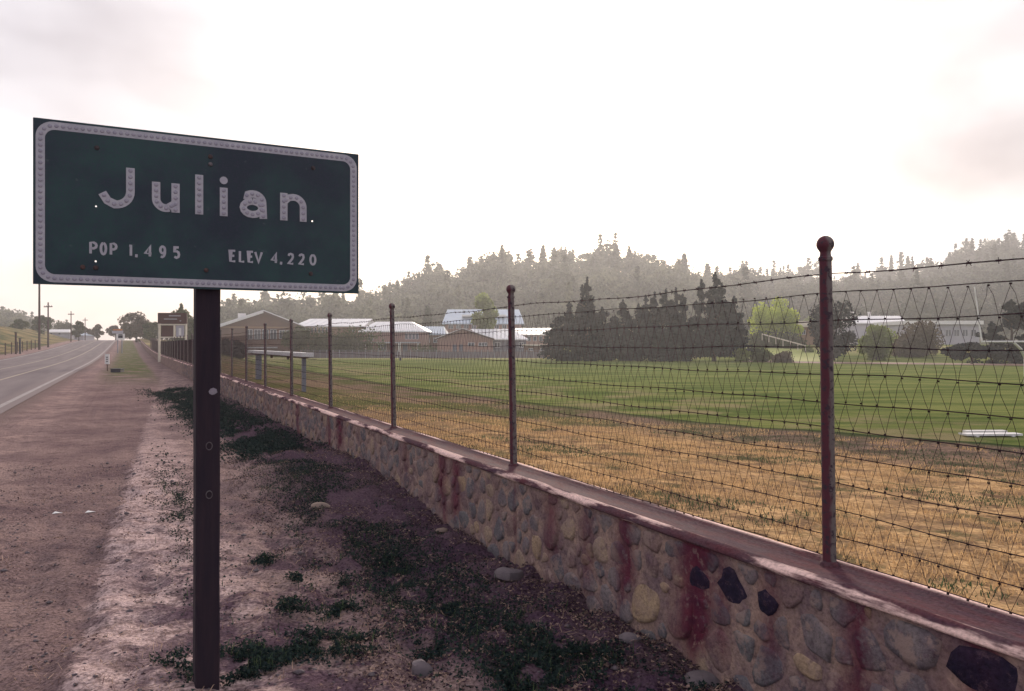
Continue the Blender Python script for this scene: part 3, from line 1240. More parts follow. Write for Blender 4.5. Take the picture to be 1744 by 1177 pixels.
def button(b, u, v, r=.0085):
    b.lathe([(r, 0), (r * .8, .0012), (r * .35, .0018)], 8)
    n = 24
    vs_ = b.v[-n:]
    b.v[-n:] = [(u - post_u + p[0], -.0275 - p[2], ZB + v + p[1]) for p in vs_]
    # keep outward faces after the swap
    b.f[-18:] = [tuple(reversed(f)) for f in b.f[-18:]]


ring = np.array(rrect(.025, .049, 10) + [rrect(.025, .049, 10)[0]])
cum = np.concatenate([[0], np.cumsum(np.hypot(*(ring[1:] - ring[:-1]).T))])
for dd in np.arange(0, cum[-1], .0232):
    button(bt, float(np.interp(dd, cum, ring[:, 0])), float(np.interp(dd, cum, ring[:, 1])), .0083)
tag(bt.build('border_buttons', M['button'], fr), kind='stuff')


def ribbon(b, pts, wd, y=-.0285, th=.0025, closed=False):
    pts = [Vector((p[0], p[1])) for p in pts]
    n = len(pts)
    Lf, Rt = [], []
    for i in range(n):
        if closed:
            d = (pts[(i + 1) % n] - pts[i - 1])
        else:
            d = pts[min(i + 1, n - 1)] - pts[max(i - 1, 0)]
        d.normalize()
        nn = Vector((-d.y, d.x))
        k = 1.0
        if 0 < i < n - 1 or closed:
            d1 = (pts[i] - pts[i - 1]).normalized()
            c = max(.5, nn.dot(Vector((-d1.y, d1.x))))
            k = 1 / c
        Lf.append(pts[i] + nn * wd / 2 * k)
        Rt.append(pts[i] - nn * wd / 2 * k)
    V = []
    for a, c in zip(Lf, Rt):
        V += [(a.x - post_u, y, ZB + a.y), (c.x - post_u, y, ZB + c.y), (a.x - post_u, y + th, ZB + a.y), (c.x - post_u, y + th, ZB + c.y)]
    Fs = []
    m = n if closed else n - 1
    for i in range(m):
        a, c = 4 * i, 4 * ((i + 1) % n)
        Fs += [(a, a + 1, c + 1, c), (a + 2, c + 2, c + 3, a + 3), (a, c, c + 2, a + 2), (a + 1, a + 3, c + 3, c + 1)]
    if not closed:
        Fs += [(0, 2, 3, 1), (4 * (n - 1), 4 * (n - 1) + 1, 4 * (n - 1) + 3, 4 * (n - 1) + 2)]
    b.add(V, Fs)


def arc(cx_, cz_, rx, rz, a0, a1, n=12):
    return [(cx_ + rx * math.cos(math.radians(a0 + (a1 - a0) * k / n)), cz_ + rz * math.sin(math.radians(a0 + (a1 - a0) * k / n))) for k in range(n + 1)]


def glyph_box(x0, x1, yt, yb):
    u0, vt = sign_uv((x0), yt)
    u1, vb = sign_uv((x1), yb)
    return u0, u1, vb, vt


base_v = (sign_uv(230, 357)[1] + sign_uv(500, 380)[1]) / 2
BIG = {}
SW = .0325
capH = sign_uv(225, 288)[1] - sign_uv(210, 357)[1]


def big(ch, x0, x1):
    um0 = sign_uv(x0, 350)[0]
    um1 = sign_uv(x1, 350)[0]
    b = MB()
    w2 = SW / 2
    l, r, bt_, xh = um0 + w2, um1 - w2, base_v, capH * .72
    strokes = []
    if ch == 'J':
        R_ = (r - l) * .56
        strokes = [[(r, bt_ + capH), (r, bt_ + R_ + w2)] + arc(r - R_, bt_ + R_ + w2, R_, R_, 0, -90, 8)[1:] + [(l + (r - R_ - l) * .35, bt_ + w2 + .014), (l - w2 * .2, bt_ + w2 + .045)]]
    elif ch == 'u':
        R_ = (r - l) / 2
        strokes = [[(l, bt_ + xh), (l, bt_ + w2 + R_)] + arc(l + R_, bt_ + w2 + R_, R_, R_, 180, 290, 10)[1:], [(r, bt_ + xh), (r, bt_)], [(l + R_ * 1.3, bt_ + w2 + .004), (r, bt_ + w2 + .022)]]
    elif ch == 'l':
        strokes = [[(l + (r - l) / 2, bt_ + capH * .99), (l + (r - l) / 2, bt_)]]
    elif ch == 'i':
        m = (l + r) / 2
        strokes = [[(m, bt_ + xh), (m, bt_)]]
        dot = arc(m, bt_ + capH * .905, w2 * .5, w2 * .5, 0, 360, 12)[:-1]
        ribbon(b, dot, w2 * 1.04, closed=True)
    elif ch == 'a':
        rb = xh * .30
        strokes = [[(l + .004, bt_ + xh * .80)] + arc((l + r) / 2 - .002, bt_ + xh - w2 - (r - l) * .42, (r - l) * .48, (r - l) * .42, 135, 0, 9) + [(r, bt_)],
                   arc(l + (r - l) * .46, bt_ + w2 + rb * .78, (r - l) * .46, rb * .78, 90, 450, 16)]
    elif ch == 'n':
        R_ = (r - l) / 2
        strokes = [[(l, bt_ + xh), (l, bt_)], [(l, bt_ + xh - w2 - .024), (l + R_ * .5, bt_ + xh - w2 - .004)] + arc(l + R_, bt_ + xh - w2 - R_, R_, R_, 90, 0, 8) + [(r, bt_)]]
    for k, stv in enumerate(strokes):
        ribbon(b, stv, SW * (.94 if ch in 'an' and k == 1 else 1), -.0285 - .0004 * k)
    o = b.build('letter', M['sign_white'], sign)
    bb = MB()
    for stv in strokes:
        P = np.array(stv)
        c_ = np.concatenate([[0], np.cumsum(np.hypot(*(P[1:] - P[:-1]).T))])
        nbt = max(1, round((c_[-1] - .02) / .0255))
        for q in range(nbt + 1):
            dd = .012 + (c_[-1] - .024) * q / nbt
            button(bb, float(np.interp(dd, c_, P[:, 0])), float(np.interp(dd, c_, P[:, 1])), .0088)
    bb.v = [(p[0], p[1] - .0018, p[2]) for p in bb.v]
    tag(bb.build('letter_buttons', M['button'], o), kind='stuff')


for ch, x0, x1 in (('J', 168, 229), ('u', 258, 305), ('l', 329, 347), ('i', 371, 388), ('a', 406, 453), ('n', 475, 520)):
    big(ch, x0, x1)

SM = {
    'P': [[(0, 0), (0, 1), (.55, 1), (.9, .9), (1, .74), (.9, .58), (.55, .48), (0, .48)]],
    'O': [arc(.5, .5, .5, .5, 90, 450, 16)], '0': [arc(.5, .5, .5, .5, 90, 450, 16)],
    '1': [[(.5, 0), (.5, 1)], [(.5, 1), (.1, .82)]],
    ',': [[(.4, .16), (.4, .02), (.15, -.12)]],
    '4': [[(.78, 0), (.78, 1), (0, .28), (1.05, .28)]],
    '9': [arc(.5, .68, .48, .32, 0, 360, 14), [(.98, .68), (.95, .35), (.75, .1), (.4, 0), (.1, .06)]],
    '5': [[(.95, 1), (.15, 1), (.08, .56), (.5, .64), (.85, .54), (1, .32), (.88, .1), (.5, 0), (.05, .1)]],
    'E': [[(1, 1), (0, 1), (0, 0), (1, 0)], [(0, .52), (.8, .52)]],
    'L': [[(0, 1), (0, 0), (.95, 0)]],
    'V': [[(0, 1), (.5, 0), (1, 1)]],
    '2': [[(.05, .8), (.2, .95), (.5, 1), (.85, .93), (.95, .72), (.8, .5), (.05, 0), (1, 0)]],
}


def small(text, boxes, ytl, ybl, ytr, ybr, xl, xr):
    for ch, (x0, x1) in zip(text, boxes):
        f = (x0 - xl) / (xr - xl)
        yt, yb = ytl + (ytr - ytl) * f, ybl + (ybr - ybl) * f
        u0, vt = sign_uv(x0, yt)
        u1, vb = sign_uv(x1, yb)
        b = MB()
        sw = .0098
        g = SM[ch]
        for k, stv in enumerate(g):
            pts = [(u0 + sw / 2 + (u1 - u0 - sw) * p[0], vb + sw / 2 + (vt - vb - sw) * p[1]) for p in stv]
            ribbon(b, pts, sw, -.0272 - .0003 * k, .0010)
        b.build('numeral' if ch in '0123456789' else ('comma' if ch == ',' else 'letter'), M['sign_white'], sign)


small('POP1,495', [(152, 166.5), (169.5, 182.5), (186.5, 200), (219, 226), (229, 235), (244.5, 259), (270, 282.5), (293.5, 306)], 412, 435.5, 421, 443, 152, 306)
small('ELEV4,220', [(389, 401), (405, 416.5), (420, 431), (431, 446), (459, 471.5), (474, 480), (487, 499), (505.5, 517), (524.5, 536.5)], 426, 448, 434, 454, 389, 536)
# bolts
for (px_, py_) in ((165, 254), (357, 269), (531, 288), (163, 457), (350, 461), (527, 467), (141, 456), (357, 282)):
    u, v = sign_uv(px_, py_)
    b = MB()
    b.tube([(u - post_u, -.0265, ZB + v), (u - post_u, -.031, ZB + v)], [.010, .0085], 10)
    b.tube([(u - post_u, -.031, ZB + v), (u - post_u, -.036, ZB + v)], .0048, 6)
    b.build('bolt', M['sign_edge' if py_ != 282 else 'steel'], sign)
# stiffener rails behind the board
b = MB()
for v in (.050, .575):
    b.box((W_ / 2 - post_u, -.010, ZB + v), (W_ * .86, .022, .035))
b.build('rear_rail', M['steel'], sign)
# post: 10 cm square timber with worn arrises
b = MB()
hp = .0505
zs = np.linspace(gz - .3, ZB + H_ - .03, 30)
ch_ = .006
sect = [(-hp + ch_, -hp), (hp - ch_, -hp), (hp, -hp + ch_), (hp, hp - ch_), (hp - ch_, hp), (-hp + ch_, hp), (-hp, hp - ch_), (-hp, -hp + ch_)]
V = []
for z in zs:
    off = .004 * (z / 2.4)
    for j, p in enumerate(sect):
        V.append((p[0] + off + float(.003 * fbm(z * 5, j, 2, 40)), p[1] + .0515 + float(.003 * fbm(z * 5, j + 9, 2, 41)), z))
Fs = [(i * 8 + j, i * 8 + (j + 1) % 8, (i + 1) * 8 + (j + 1) % 8, (i + 1) * 8 + j) for i in range(len(zs) - 1) for j in range(8)]
Fs += [tuple(range(7, -1, -1)), tuple((len(zs) - 1) * 8 + j for j in range(8))]
b.add(V, Fs)
b.build('post', M['timber'], sign)
for zz_ in (EYE - (760 - HY) * 3.46 / FPX, EYE - (843 - HY) * 3.46 / FPX):
    b = MB()
    for k in range(10):
        a0, a1 = 2 * math.pi * k / 10, 2 * math.pi * (k + 1) / 10
        b.tube([(.006 + .013 * math.cos(a0), -.0015, zz_ + .017 * math.sin(a0)), (.006 + .013 * math.cos(a1), -.0015, zz_ + .017 * math.sin(a1))], .0022, 4)
    b.build('bolt_ring', M['steel'], sign)
b = MB()
pp = [(.004, .0), (.012, .012), (.024, .016), (.036, .010), (.040, -.004), (.030, -.012), (.018, -.015), (.008, -.010)]
zc = EYE - (667 - HY) * 3.46 / FPX
b.add([(p[0], -.0035, zc + p[1]) for p in pp] + [(p[0], .002, zc + p[1]) for p in pp],
      [tuple(range(8))] + [(i, i + 8, (i + 1) % 8 + 8, (i + 1) % 8) for i in range(8)])
b.build('paint_blot', M['white_blot'], sign)


# ------------------------------------------------------------------ foliage engines
def rot_rand(n):
    q = rng.normal(size=(n, 4))
    q /= np.linalg.norm(q, axis=1)[:, None]
    a, b, c, d = q.T
    R = np.empty((n, 3, 3))
    R[:, 0, 0] = 1 - 2 * (c * c + d * d); R[:, 0, 1] = 2 * (b * c - a * d); R[:, 0, 2] = 2 * (b * d + a * c)
    R[:, 1, 0] = 2 * (b * c + a * d); R[:, 1, 1] = 1 - 2 * (b * b + d * d); R[:, 1, 2] = 2 * (c * d - a * b)
    R[:, 2, 0] = 2 * (b * d - a * c); R[:, 2, 1] = 2 * (c * d + a * b); R[:, 2, 2] = 1 - 2 * (b * b + c * c)
    return R


def leaves(C, size, stretch_z=1.0):
    n = len(C)
    tri = np.array([(-.5, -.35, 0), (.5, -.3, 0), (0, .65, 0)])
    sz = np.asarray(size) * rng.uniform(.6, 1.35, n)
    R = rot_rand(n)
    V = np.einsum('nij,kj->nki', R, tri) * sz[:, None, None]
    V[:, :, 2] *= stretch_z
    V += np.asarray(C)[:, None, :]
    return V.reshape(-1, 3), np.arange(3 * n).reshape(-1, 3)


def in_ball(n):
    v = rng.normal(size=(n, 3))
    v /= np.linalg.norm(v, axis=1)[:, None]
    return v * rng.random((n, 1)) ** (1 / 2.2)


def pts_broad(h, wd, n, clumps=26, base=.18, flat=1.0):
    """clumps spread through an uneven ellipsoid"""
    c = in_ball(clumps)
    c = c / np.maximum(np.linalg.norm(c, axis=1)[:, None], .01) * rng.uniform(.35, .85, (clumps, 1))
    c[:, :2] *= wd / 2
    c[:, 2] = h * (base + (1 - base) / 2) + c[:, 2] * h * (1 - base) / 2 * flat
    r = rng.uniform(.14, .27, clumps) * wd
    per = rng.integers(0, clumps, n)
    p = in_ball(n) * r[per][:, None]
    p[:, 2] *= .8
    tint = np.clip(rng.uniform(.0, .75, clumps)[per] + rng.uniform(-.15, .25, n), 0, 1)
    return c[per] + p, tint


def pts_conifer(h, wd, n, base=.1, droop=.25, layers=14, pw=.9):
    u = rng.random(n) ** 1.45                      # 0 bottom .. 1 top
    lay = np.floor(u * layers) / layers
    ang = rng.random(n) * 2 * math.pi
    nbr = 7
    k = np.floor(ang / (2 * math.pi) * nbr)
    jitter = _val[(k.astype(int) * 31 + (lay * layers).astype(int) * 17 + int(rng.integers(0, 999))) & 4095]
    ang = (k + .5 + (jitter - .5) * .8) * 2 * math.pi / nbr + rng.normal(0, .16, n)
    rmax = wd / 2 * (1 - lay) ** pw * (.55 + .65 * jitter) + .02 * wd
    r = rmax * rng.random(n) ** .6
    z = h * (base + (1 - base) * (lay + rng.random(n) * .45 / layers)) - droop * r + rng.normal(0, .012 * h, n)
    P = np.stack([r * np.cos(ang), r * np.sin(ang), z], -1)
    tint = np.clip(jitter * .6 + .35 * r / (rmax + .01) + rng.uniform(-.2, .2, n), 0, 1)
    return P, tint


def pts_cypress(tips, h, wd, n, spread=.32):
    """tips: list of (x, y, ztop, r) vertical plumes with ragged side tufts"""
    P, T = [], []
    wts = np.array([t[2] * t[3] for t in tips])
    wts /= wts.sum()
    for (tx, ty, zt, r), wg in zip(tips, wts):
        m = int(n * wg)
        r = r * 1.18
        u = rng.random(m) ** .8
        nc = 26
        cz = rng.random(nc)
        ca = rng.random(nc) * 2 * math.pi
        cid = rng.integers(0, nc, m)
        prof = np.minimum(1, (1 - cz) * 2.0) ** .7 * np.minimum(1, cz * 6 + .62)
        rad = r * prof * rng.uniform(.5, 1.1, nc)
        cc = np.stack([tx + rad * np.cos(ca), ty + rad * np.sin(ca), zt * (.04 + .93 * cz)], -1)
        q = in_ball(m) * np.array([r * .42, r * .42, zt * .075]) * (1.15 - cz[cid])[:, None] ** .45
        P.append(cc[cid] + q)
        T.append(np.clip(rng.random(nc)[cid] * .7 + rng.uniform(-.1, .3, m), 0, 1))
        m2 = m // 7
        uu = rng.random(m2)
        q = np.stack([tx + rng.normal(0, 1, m2) * r * .22 * (1 - uu), ty + rng.normal(0, 1, m2) * r * .2 * (1 - uu), zt * (.6 + .42 * uu)], -1)
        P.append(q)
        T.append(rng.random(m2) * .5)
    return np.concatenate(P), np.concatenate(T)


def trunk_mb(h, r, limbs=5, wd=3, top=.8, lean=0):
    b = MB()
    zt = h * top
    pts = [(lean * u * u + .03 * h * math.sin(u * 3) * .3, .02 * h * math.sin(u * 4 + 1) * .3, -.4 + (zt + .4) * u) for u in np.linspace(0, 1, 7)]
    b.tube(pts, [r * 1.25] + [r * (1 - .85 * u) for u in np.linspace(.1, 1, 6)], 8)
    for k in range(limbs):
        u = .35 + .6 * k / max(1, limbs)
        z = zt * u
        a = k * 2.4
        L = wd * .36 * (1.1 - u * .6)
        b.tube([(0, 0, z), (L * .5 * math.cos(a), L * .5 * math.sin(a), z + L * .35), (L * math.cos(a), L * math.sin(a), z + L * .6)], [r * .4, r * .25, r * .08], 5)
    return b


def tree(name, label, px, pyb, d, P, tint, size, mat, h, r, wd, group=None, limbs=5, top=.8, stz=1.0, z=None, cat='tree'):
    x = (px - CX) * d / FPX
    zz = z if z is not None else EYE - (pyb - HY) * d / FPX
    t = thing(name, label, cat, (x, d, zz), 0, group)
    trunk_mb(h, r, limbs, wd, top).build('trunk', M['bark'], t, True)
    V, Fc = leaves(P, size, stz)
    link('crown', mesh_np('crown', V, Fc, M[mat], {'tint': np.repeat(tint, 3)}), t)
    return t


def hpx(n, d):
    return n * d / FPX


G_CY = 'dark evergreens along the far edge of the field'
# dark cypress group
d = 118
k = d / FPX
P, T_ = pts_cypress([(hpx(2, d), 0, hpx(140, d), 1.25), (hpx(-6, d), .4, hpx(128, d), 1.0), (hpx(-28, d), .5, hpx(98, d), 2.2), (hpx(-48, d), 0, hpx(74, d), 1.9), (hpx(-56, d), 0, hpx(40, d), 1.5), (hpx(28, d), .3, hpx(90, d), 2.4),
                     (hpx(10, d), -1, hpx(96, d), 2.6), (hpx(-14, d), -1, hpx(94, d), 2.6), (hpx(46, d), 0, hpx(74, d), 1.7), (hpx(-36, d), -1, hpx(60, d), 2.2), (hpx(30, d), -1, hpx(58, d), 2.4)], 12, 10, 20000)
tree('evergreen_tree', 'broad dark evergreen with one tall ragged spire, leftmost of the dark trees by the field', 998, 613, d, P, T_, .34, 'cypress', 12, .35, 6, G_CY, z=-1.05)
P, T_ = pts_cypress([(0, 0, hpx(104, d), 1.1), (hpx(10, d), .6, hpx(84, d), 1.7), (hpx(-13, d), .4, hpx(76, d), 1.8), (hpx(2, d), -.5, hpx(60, d), 2.2)], 9, 4, 7500)
tree('evergreen_tree', 'narrow lower dark evergreen filling the gap right of the single tall spire', 1061, 613, d + 2, P, T_, .34, 'cypress', 8, .25, 3, G_CY, z=-1.05)
P, T_ = pts_cypress([(hpx(-22, d), 0, hpx(108, d), 1.5), (hpx(-6, d), .4, hpx(114, d), 1.3), (hpx(12, d), 0, hpx(120, d), 1.4), (hpx(28, d), -.3, hpx(121, d), 1.4), (hpx(-34, d), 0, hpx(94, d), 1.8),
                     (hpx(40, d), 0, hpx(110, d), 1.9), (hpx(-10, d), -1, hpx(98, d), 2.8), (hpx(18, d), -1, hpx(100, d), 2.8), (hpx(-26, d), -.8, hpx(70, d), 2.6), (hpx(34, d), -.8, hpx(70, d), 2.6)], 10, 9, 20000)
tree('evergreen_tree', 'wide flat topped dark evergreen in the middle of the dark trees', 1122, 614, d - 2, P, T_, .34, 'cypress', 9, .3, 6, G_CY, z=-1.05)
P, T_ = pts_cypress([(hpx(2, d), 0, hpx(146, d), 1.6), (hpx(14, d), .4, hpx(128, d), 1.4), (hpx(-20, d), .3, hpx(134, d), 1.2), (hpx(32, d), -.4, hpx(106, d), 1.6), (hpx(16, d), -1, hpx(100, d), 2.6), (hpx(-10, d), -.8, hpx(102, d), 2.6),
                     (hpx(38, d), 0, hpx(74, d), 1.6), (hpx(42, d), -.6, hpx(44, d), 1.9), (hpx(-28, d), -.4, hpx(90, d), 2.2), (hpx(10, d), -1.4, hpx(60, d), 3.0)], 12, 8, 20000)
P[:, 2] = np.where(P[:, 2] < .8, P[:, 2] + .8, P[:, 2])
tree('evergreen_tree', 'tall dark evergreen with two close spires, rightmost of the dark trees by the field', 1216, 616, d - 3, P, T_, .34, 'cypress', 12, .32, 6, G_CY, z=-1.05)
P, T_ = pts_broad(hpx(112, 112), hpx(80, 112), 9000, 34, .05)
tree('evergreen_tree', 'rounded dark evergreen standing directly behind the nearest fence post', 1420, 619, 112, P, T_, .34, 'cypress', 7, .25, 5, G_CY)
P, T_ = pts_cypress([(0, 0, hpx(108, 100), 2.4), (hpx(34, 100), .5, hpx(118, 100), 2.6), (hpx(70, 100), 0, hpx(112, 100), 2.4), (hpx(-30, 100), .4, hpx(72, 100), 1.9)], 10, 8, 12000)
tree('evergreen_tree', 'big dark evergreen at the right edge behind the white goalpost', 1722, 622, 100, P, T_, .34, 'cypress', 8, .3, 6, G_CY)
c = np.array([(-2.6, 0, 1.7), (-1.2, .3, 2.1), (0, 0, 2.3), (1.4, .3, 1.9), (2.7, 0, 1.6), (.6, -.6, 1.4), (-1.8, -.4, 1.2), (3.4, .2, 1.2)])
cid = rng.integers(0, 8, 6000)
P = c[cid] + in_ball(6000) * np.array([1.1, 1.0, .55])
tree('cedar_tree', 'low spreading blue green cedar left of the white goalpost', 1655, 622, 98, P, np.clip(rng.random(8)[cid] * .7 + rng.random(6000) * .3, 0, 1), .3, 'cedar', 2.4, .2, 5)
P, T_ = pts_broad(hpx(98, 150), hpx(84, 150), 7500, 34, .12)
tree('lime_green_tree', 'bright lime green leafy tree between the dark trees and the nearest post', 1322, 606, 150, P, T_, .4, 'lime', 9, .25, 7)
P, T_ = pts_broad(hpx(66, 118), hpx(66, 118), 5500, 26, .02)
tree('pale_green_tree', 'pale green feathery tree right of the nearest fence post', 1492, 619, 118, P, T_, .36, 'pale_green', 5, .15, 4)
P, T_ = pts_broad(hpx(66, 125), hpx(96, 125), 7000, 34, .02)
tree('brown_bush', 'broad brownish bush in front of the long flat roofed building', 1560, 619, 125, P, T_, .36, 'brownleaf', 5, .2, 6)
P, T_ = pts_broad(hpx(60, 200), hpx(60, 200), 4500, 26, .05)
tree('pale_green_tree', 'hazy yellow green tree directly left of the nearest post, in front of the hill', 1395, 585, 215, P, T_, .55, 'pale_green', 9, .2, 6, z=2)
P, T_ = pts_broad(hpx(96, 172), hpx(46, 172), 5200, 34, .1)
tree('slender_tree', 'tall thin pale green tree before the blue metal roof', 829, 578, 172, P, T_, .5, 'pale_green', 12, .2, 4, z=1)
P, T_ = pts_conifer(hpx(70, 190), hpx(36, 190), 2600)
tree('hazy_conifer', 'small hazy conifer behind the hip roofed school block', 728, 578, 190, P, T_, .55, 'conif', 10, .2, 4, z=1)

# left side trees
P, T_ = pts_broad(hpx(54, 175), hpx(50, 175), 7000, 30, .02)
tree('oak_tree', 'rounded dark brown oak at the end of the road', 232, 583, 175, P, T_, .42, 'brownleaf', 6, .25, 5)
P, T_ = pts_broad(hpx(38, 160), hpx(34, 160), 3500, 22, .0)
tree('small_tree', 'small dull green tree between the round oak and the brown noticeboard', 262, 583, 160, P, T_, .4, 'broad', 4, .2, 4)
P, T_ = pts_broad(hpx(60, 130), hpx(58, 130), 7500, 34, .0)
tree('oak_tree', 'wide green oak behind the brown noticeboard', 310, 588, 130, P, T_, .36, 'broad', 5, .25, 5)
P, T_ = pts_conifer(hpx(76, 150), hpx(24, 150), 1500)
tree('pointed_tree', 'narrow pointed tree rising over the brown noticeboard', 309, 592, 150, P, T_, .42, 'broad', 8, .2, 3)
P, T_ = pts_broad(hpx(24, 230), hpx(26, 230), 2200, 16, .0)
tree('small_tree', 'small dark tree at the vanishing point of the road', 197, 578, 230, P, T_, .45, 'brownleaf', 4, .2, 4)
for (px_, py_, hh, ww, dd, lab, mt) in (
        (166, 580, 30, 18, 210, 'slim brownish tree on the left roadside nearest the road end', 'brownleaf'),
        (134, 580, 36, 20, 190, 'ragged tree among the utility poles left of the road', 'broad'),
        (108, 572, 24, 36, 260, 'low grey green tree behind the long white roof', 'broad'),
        (75, 574, 40, 26, 200, 'hazy tree between the two tallest utility poles', 'broad'),
        (62, 574, 36, 18, 215, 'thin hazy tree just left of the tallest utility pole', 'broad'),
        (30, 570, 26, 30, 190, 'darker bush on the bank below the left hill', 'broad'),
        (150, 579, 22, 18, 230, 'small bush between the two shortest utility poles', 'brownleaf')):
    P, T_ = pts_broad(hpx(hh, dd), hpx(ww, dd), 2200, 16, .05)
    tree('roadside_tree', lab, px_, py_, dd, P, T_, .42, mt, hpx(hh, dd) * .8, .15, 3)

# shrubs and hedges
def shrub(name, label, px, pyb, d, hp_, wp, n, mat, size=.3, group=None, dep=None, cat='shrub'):
    x = (px - CX) * d / FPX
    t = thing(name, label, cat, (x, d, EYE - (pyb - HY) * d / FPX), 0, group)
    P, T_ = pts_broad(hpx(hp_, d), hpx(wp, d), n, 24, -.2)
    if dep:
        P[:, 1] *= dep / hpx(wp, d)
    V, Fc = leaves(P, size)
    link('foliage', mesh_np('foliage', V, Fc, M[mat], {'tint': np.repeat(T_, 3)}), t)
    b = MB()
    for q in range(4):
        a = q * 1.7
        b.tube([(0, 0, -.3), (.3 * math.cos(a), .3 * math.sin(a), hpx(hp_, d) * .6)], [.06, .02], 5)
    b.build('stem', M['bark'], t)
    return t


shrub('hedge', 'long dark hedge in front of the long white roofed school block', 572, 598, 150, 24, 150, 7000, 'broad', .4, dep=3, cat='hedge')
shrub('shrub', 'dark bush before the left side of the brown gymnasium', 397, 606, 120, 26, 62, 3500, 'cypress', .34, dep=3)
shrub('shrub', 'dark tree sized bush at the right corner of the brown gymnasium', 505, 592, 150, 38, 50, 3000, 'broad', .38, dep=4)
shrub('shrub', 'olive shrub under the lime green tree', 1298, 618, 110, 26, 44, 2600, 'broad', .28)
shrub('shrub', 'pale straggly shrub at the foot of the rightmost two spired evergreen', 1266, 616, 112, 26, 30, 2200, 'pale_green', .26)
shrub('shrub', 'twiggy brown shrub on the lawn bank left of the nearest post', 1335, 619, 107, 20, 46, 2200, 'brownleaf', .24)
shrub('shrub', 'dull green bank planting behind the sunlit lawn', 1325, 598, 140, 24, 120, 5500, 'broad', .4, dep=3)
shrub('shrub', 'pale bush touching the left side of the rounded dark evergreen', 1376, 600, 130, 14, 20, 900, 'pale_green', .3)
shrub('hedge', 'low grey green planting before the small pink gable building', 720, 606, 150, 10, 60, 1500, 'broad', .35, dep=2, cat='hedge')

# ------------------------------------------------------------------ forest on the hills (one mass) and the trees that stand out on its ridge
def forest(name, px0, px1, n, dens_top, smin, smax, mat):
    temps = []
    for v in range(5):
        P, T_ = pts_conifer(1, rng.uniform(.3, .45), 300, .08, .25, 12, .75)
        temps.append(leaves(P, .065, 1.0) + (T_,))
    for v in range(5):
        P, T_ = pts_broad(1, .85, 260, 14, .1)
        temps.append(leaves(P, .078, 1.0) + (T_,))
    VV, TT_ = [], []
    for i in range(n):
        px = rng.uniform(px0, px1)
        R, zr = ridge(px)
        if zr < 4 and rng.random() < .6:
            continue
        u = rng.random() ** .75
        y0_ = 215 if px0 > 0 else 275
        y = y0_ + (R * 1.04 - y0_) * u
        x = (px - CX) * y / FPX
        ti = rng.integers(0, 10) if rng.random() < (.55 if u > .82 else .25) else rng.integers(5, 10)
        V, Fc, T_ = temps[ti]
        h = rng.uniform(smin, smax) * (1.12 if ti < 5 else .85)
        h *= .62 + .76 * float(vnoise(np.array(px / 26.0), np.array(y / 45.0), 77))
        if u < .25:
            h *= .75
        a = rng.random() * 6.28
        ca, sa = math.cos(a), math.sin(a)
        wv = rng.uniform(.85, 1.25)
        q = np.stack([(V[:, 0] * ca - V[:, 1] * sa) * h * wv + x, (V[:, 0] * sa + V[:, 1] * ca) * h * wv + y, V[:, 2] * h + float(z_hill(np.array(x), np.array(y))) - .5], -1)
        VV.append(q)
        TT_.append(np.clip(np.repeat(T_, 3) * .6 + rng.uniform(-.1, .45), 0, 1))
    VV = np.concatenate(VV)
    o = link(name, mesh_np(name, VV, np.arange(len(VV)).reshape(-1, 3), M[mat], {'tint': np.concatenate(TT_)}))
    return o


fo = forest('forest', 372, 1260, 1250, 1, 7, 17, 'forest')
tag(fo, 'hazy conifer and oak wood covering the central hill behind the school', 'forest', kind='stuff')
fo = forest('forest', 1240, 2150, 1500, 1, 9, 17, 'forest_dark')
tag(fo, 'darker wood covering the rising hill on the right', 'forest', kind='stuff')
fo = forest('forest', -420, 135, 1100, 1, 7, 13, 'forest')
tag(fo, 'hazy grey wood on the low hill at the left edge', 'forest', kind='stuff')

